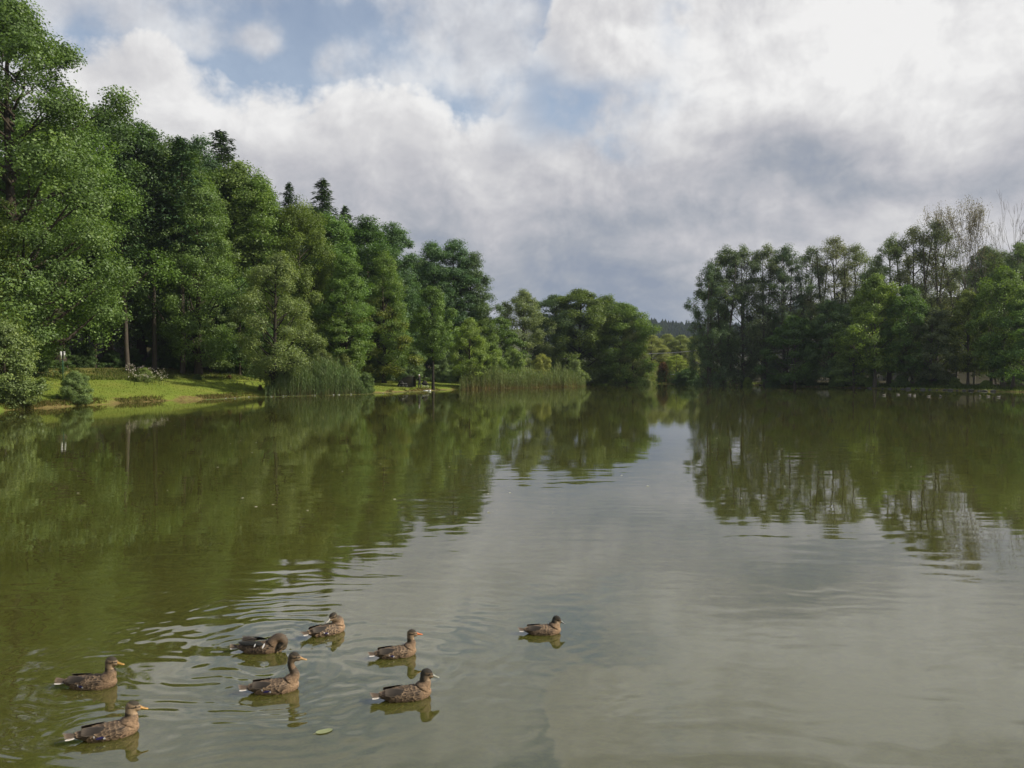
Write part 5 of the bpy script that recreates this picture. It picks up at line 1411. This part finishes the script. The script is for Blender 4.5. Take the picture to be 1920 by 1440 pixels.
        if up:
            for k in range(7):
                p, nn, ax_ = bodyp(0.04 - 0.026 * k, s * 0.95); p = p + np.array([0, -0.004 * s, 0.022])
                feather(mb, p, unit(np.array([0.1, -s * 0.75, 0.65])), np.array([-0.9, 0, 0.32]), 0.10, 0.038, np.array([0.020, 0.022, 0.020]), np.array([0.03, 0.03, 0.028]), 0.05, 0.1)
            for k, xx in enumerate((0.055, -0.035)):
                p, nn, ax_ = bodyp(xx, s * 0.8); p = p + np.array([0, -0.022 * s, 0.030])
                feather(mb, p, unit(np.array([0.0, -s * 0.8, 0.6])), np.array([-0.25, -s * 0.5, -0.8]), 0.055 - 0.02 * k, 0.016 - 0.005 * k, np.array([0.62, 0.60, 0.56]), np.array([0.62, 0.60, 0.56]), 0.12, 0.05)
        w_o = mb.build('wing', PLUM, t)
        if key in ('sit', 'alert', 'orange', 'rest', 'swim'):
            mb = MB(); fx = -0.035 if key != 'orange' else -0.05; big = 1.0 if key in ('sit', 'alert') else 0.6
            p, nn, ax_ = bodyp(fx, s * 1.42); p = p + nn * 0.016
            feather(mb, p, nn, BK, 0.062 * big, 0.020, np.array([0.022, 0.018, 0.085]), np.array([0.03, 0.025, 0.07]), 0.0, 0.1)
            mb.build('speculum', PLUM, w_o)
            mb = MB(); p, nn, ax_ = bodyp(fx + 0.008, s * 1.50); p = p + nn * 0.017
            feather(mb, p, nn, BK, 0.016, 0.014, np.array([0.62, 0.60, 0.56]), np.array([0.62, 0.60, 0.56]), 0.0, 0.1)
            p, nn, ax_ = bodyp(fx - 0.062 * big, s * 1.36); p = p + nn * 0.017
            feather(mb, p, nn, BK, 0.010, 0.016, np.array([0.55, 0.53, 0.50]), np.array([0.55, 0.53, 0.50]), 0.0, 0.1)
            mb.build('white_bar', PLUM, w_o)
        mb = MB()
        for r in range(7):
            x = 0.11 - r * 0.036
            for k in range(2):
                p, nn, ax_ = bodyp(x + rs.uniform(-.012, .012), s * (1.62 + 0.22 * k + rs.uniform(-.06, .06))); feather(mb, p, nn, BK, rs.uniform(0.045, 0.060), rs.uniform(0.034, 0.042), tan * 0.55 * rs.uniform(0.6, 1.4), tan * 0.95 * rs.uniform(0.7, 1.2), 0.05)
        mb.build('flank_feathers', PLUM, t)
    # tail fan
    for k in range(9):
        mb = MB(); a_ = (k - 4) / 4.0; out = abs(a_) > 0.9
        p = np.array([-0.225, -a_ * 0.024, 0.061 - 0.012 * abs(a_) - 0.006 * (abs(a_) > 0.9)]); nn = unit(np.array([0.18, -a_ * 0.35, 1.0]))
        cm_, ce_ = ((0.46, 0.42, 0.36), (0.56, 0.52, 0.46)) if out else ((0.055, 0.042, 0.030), (0.18, 0.13, 0.09))
        feather(mb, p, nn, np.array([-1.0, -a_ * 0.40, 0.10 - 0.05 * abs(a_)]), 0.090 - 0.012 * abs(a_), 0.024, np.array(cm_), np.array(ce_), 0.02, 0.12)
        mb.build('tail_feather', PLUM, t)
    # bill
    mb = MB(); V = []; stt = [(0.040, .0175, .0175, -0.0010), (0.058, .0145, .0135, -0.004), (0.075, .0138, .0092, -0.0070), (0.091, .0148, .0068, -0.0092), (0.104, .0130, .0052, -0.0103), (0.111, .006, .003, -0.011)]
    for (x, w, hh, zc) in stt:
        for j in range(10):
            b_ = 2 * math.pi * j / 10; V.append(hc + Hm @ np.array([x, w * math.cos(b_), zc + hh * math.sin(b_)]))
    Fc = [(i * 10 + j, i * 10 + (j + 1) % 10, (i + 1) * 10 + (j + 1) % 10, (i + 1) * 10 + j) for i in range(5) for j in range(10)] + [tuple(50 + j for j in range(10)), tuple(range(9, -1, -1))]
    bc = np.zeros((60, 4)); bc[:, 3] = 1
    for i in range(6):
        for j in range(10):
            up_ = math.sin(2 * math.pi * j / 10); k_ = 0.55 if (up_ > 0.7 and i < 4 and key != 'orange') else 1.0
            bc[i * 10 + j, :3] = np.array(billc) * k_ * (0.6 if i == 5 else 1.0)
    mb.add(V, Fc, bc); mb.build('bill', BILLM, t)
    for s in (-1, 1):
        c = hc + Hm @ np.array([0.018, s * 0.0330, 0.012]); mb = MB(); d_ = Hm @ np.array([0.1, s, 0.1])
        mb.tube([c - d_ * 0.003, c + d_ * 0.0005, c + d_ * 0.003], [0.0052, 0.005, 0.0026], 8); mb.build('eye', EYEM, t)
    # feet paddling under the water
    for s, fx in ((-1, 0.03 if key == 'alert' else -0.04), (1, -0.07)):
        mb = MB(); oc = (0.50, 0.20, 0.05)
        k_ = np.array([fx, s * 0.055, -0.035]); a_ = k_ + np.array([0.02, s * 0.012, -0.045]) if fx > 0 else k_ + np.array([-0.05, s * 0.012, -0.02])
        if key == 'alert' and s < 0: k_ = np.array([0.02, -0.10, -0.012]); a_ = np.array([0.075, -0.135, -0.022])
        mb.tube([k_, (k_ + a_) / 2, a_], [0.008, 0.0065, 0.006], 7, True, oc)
        fd = np.array([0.75, 0, -0.65]) if fx > 0 else np.array([-0.8, 0, -0.4])
        if key == 'alert' and s < 0: fd = np.array([0.45, -0.25, -0.6])
        sdv = np.array([0, 1.0, 0]); V = [a_, a_ + fd * 0.06 + sdv * 0.028, a_ + fd * 0.072, a_ + fd * 0.06 - sdv * 0.028]
        mb.add(V + [v_ + np.array([0, 0, 0.003]) for v_ in V], [(0, 1, 2), (0, 2, 3), (4, 6, 5), (4, 7, 6), (0, 4, 5, 1), (1, 5, 6, 2), (2, 6, 7, 3), (3, 7, 4, 0)], oc)
        mb.build('foot', BILLM, t)
    return t


for d_ in DUCKS:
    make_duck(*d_)

# distant pale waterfowl near the right shore: one simple bird, copied
mb = MB()
mb.tube([(-0.26, 0, 0.10), (-0.2, 0, 0.085), (-0.1, 0, 0.07), (0.02, 0, 0.06), (0.12, 0, 0.06), (0.18, 0, 0.07)], [0.012, 0.05, 0.09, 0.10, 0.085, 0.03], 10, True, None, (1.0, 0.85))
mb.tube([(0.12, 0, 0.09), (0.155, 0, 0.14), (0.15, 0, 0.20), (0.165, 0, 0.225), (0.20, 0, 0.225)], [0.05, 0.034, 0.028, 0.036, 0.018], 8)
far_me = mb.mesh('far_bird_body'); mb = MB(); mb.tube([(0.19, 0, 0.222), (0.25, 0, 0.212)], [0.014, 0.006], 6, True, (0.4, 0.25, 0.06), (1, 0.5)); far_bill = mb.mesh('far_bird_bill')
PALEF = principled('pale_feathers', (0.24, 0.22, 0.19), 0.8, nscale=20, namp=0.4); far_me.materials.append(PALEF); far_bill.materials.append(BILLM)
fb = [(1658, 741.5, 0, 'leftmost pale duck on the water below the right bank'), (1684, 740.5, 180, 'second pale duck from the left below the right bank'), (1706, 741, 0, 'third pale duck from the left, touching its neighbour'),
      (1715, 742.5, 20, 'fourth pale duck from the left, touching its neighbour'), (1742, 744, 0, 'lone pale duck below the large dark bush'), (1764, 743.5, 90, 'lone pale duck seen end-on right of the large dark bush'),
      (1838, 744, 70, 'third pale duck from the right frame edge'), (1853, 744, 180, 'second pale duck from the right frame edge'), (1873, 745, 0, 'pale duck nearest the right frame edge')]
for px, py, yw, lab in fb:
    x0, y0 = flat(px, py); t = tag(empty('distant_duck', (x0, y0, 0), R(yw)), lab, 'duck', 'distant ducks near the right bank')
    t.scale = (0.8, 0.8, 0.8); obj('body', far_me, None, t); obj('bill', far_bill, None, t)

# ------------------------------------------------------------------ thin summer haze
mb = MB(); mb.box((0, 900, 47), (3600, 2200, 100)); hz_m = bpy.data.materials.new('haze'); hz_m.use_nodes = True
q = G(hz_m.node_tree); q.N.clear(); ho = q.n('ShaderNodeOutputMaterial'); pv = q.n('ShaderNodeVolumePrincipled')
pv.inputs['Color'].default_value = (0.74, 0.86, 1.0, 1); pv.inputs['Density'].default_value = 0.00014; pv.inputs['Anisotropy'].default_value = 0.1
q.L.new(pv.outputs[0], ho.inputs['Volume'])
tag(mb.build('haze', hz_m, None, False), 'thin bluish summer haze over the lake', None, None, 'stuff')
cy.volume_bounces = 0
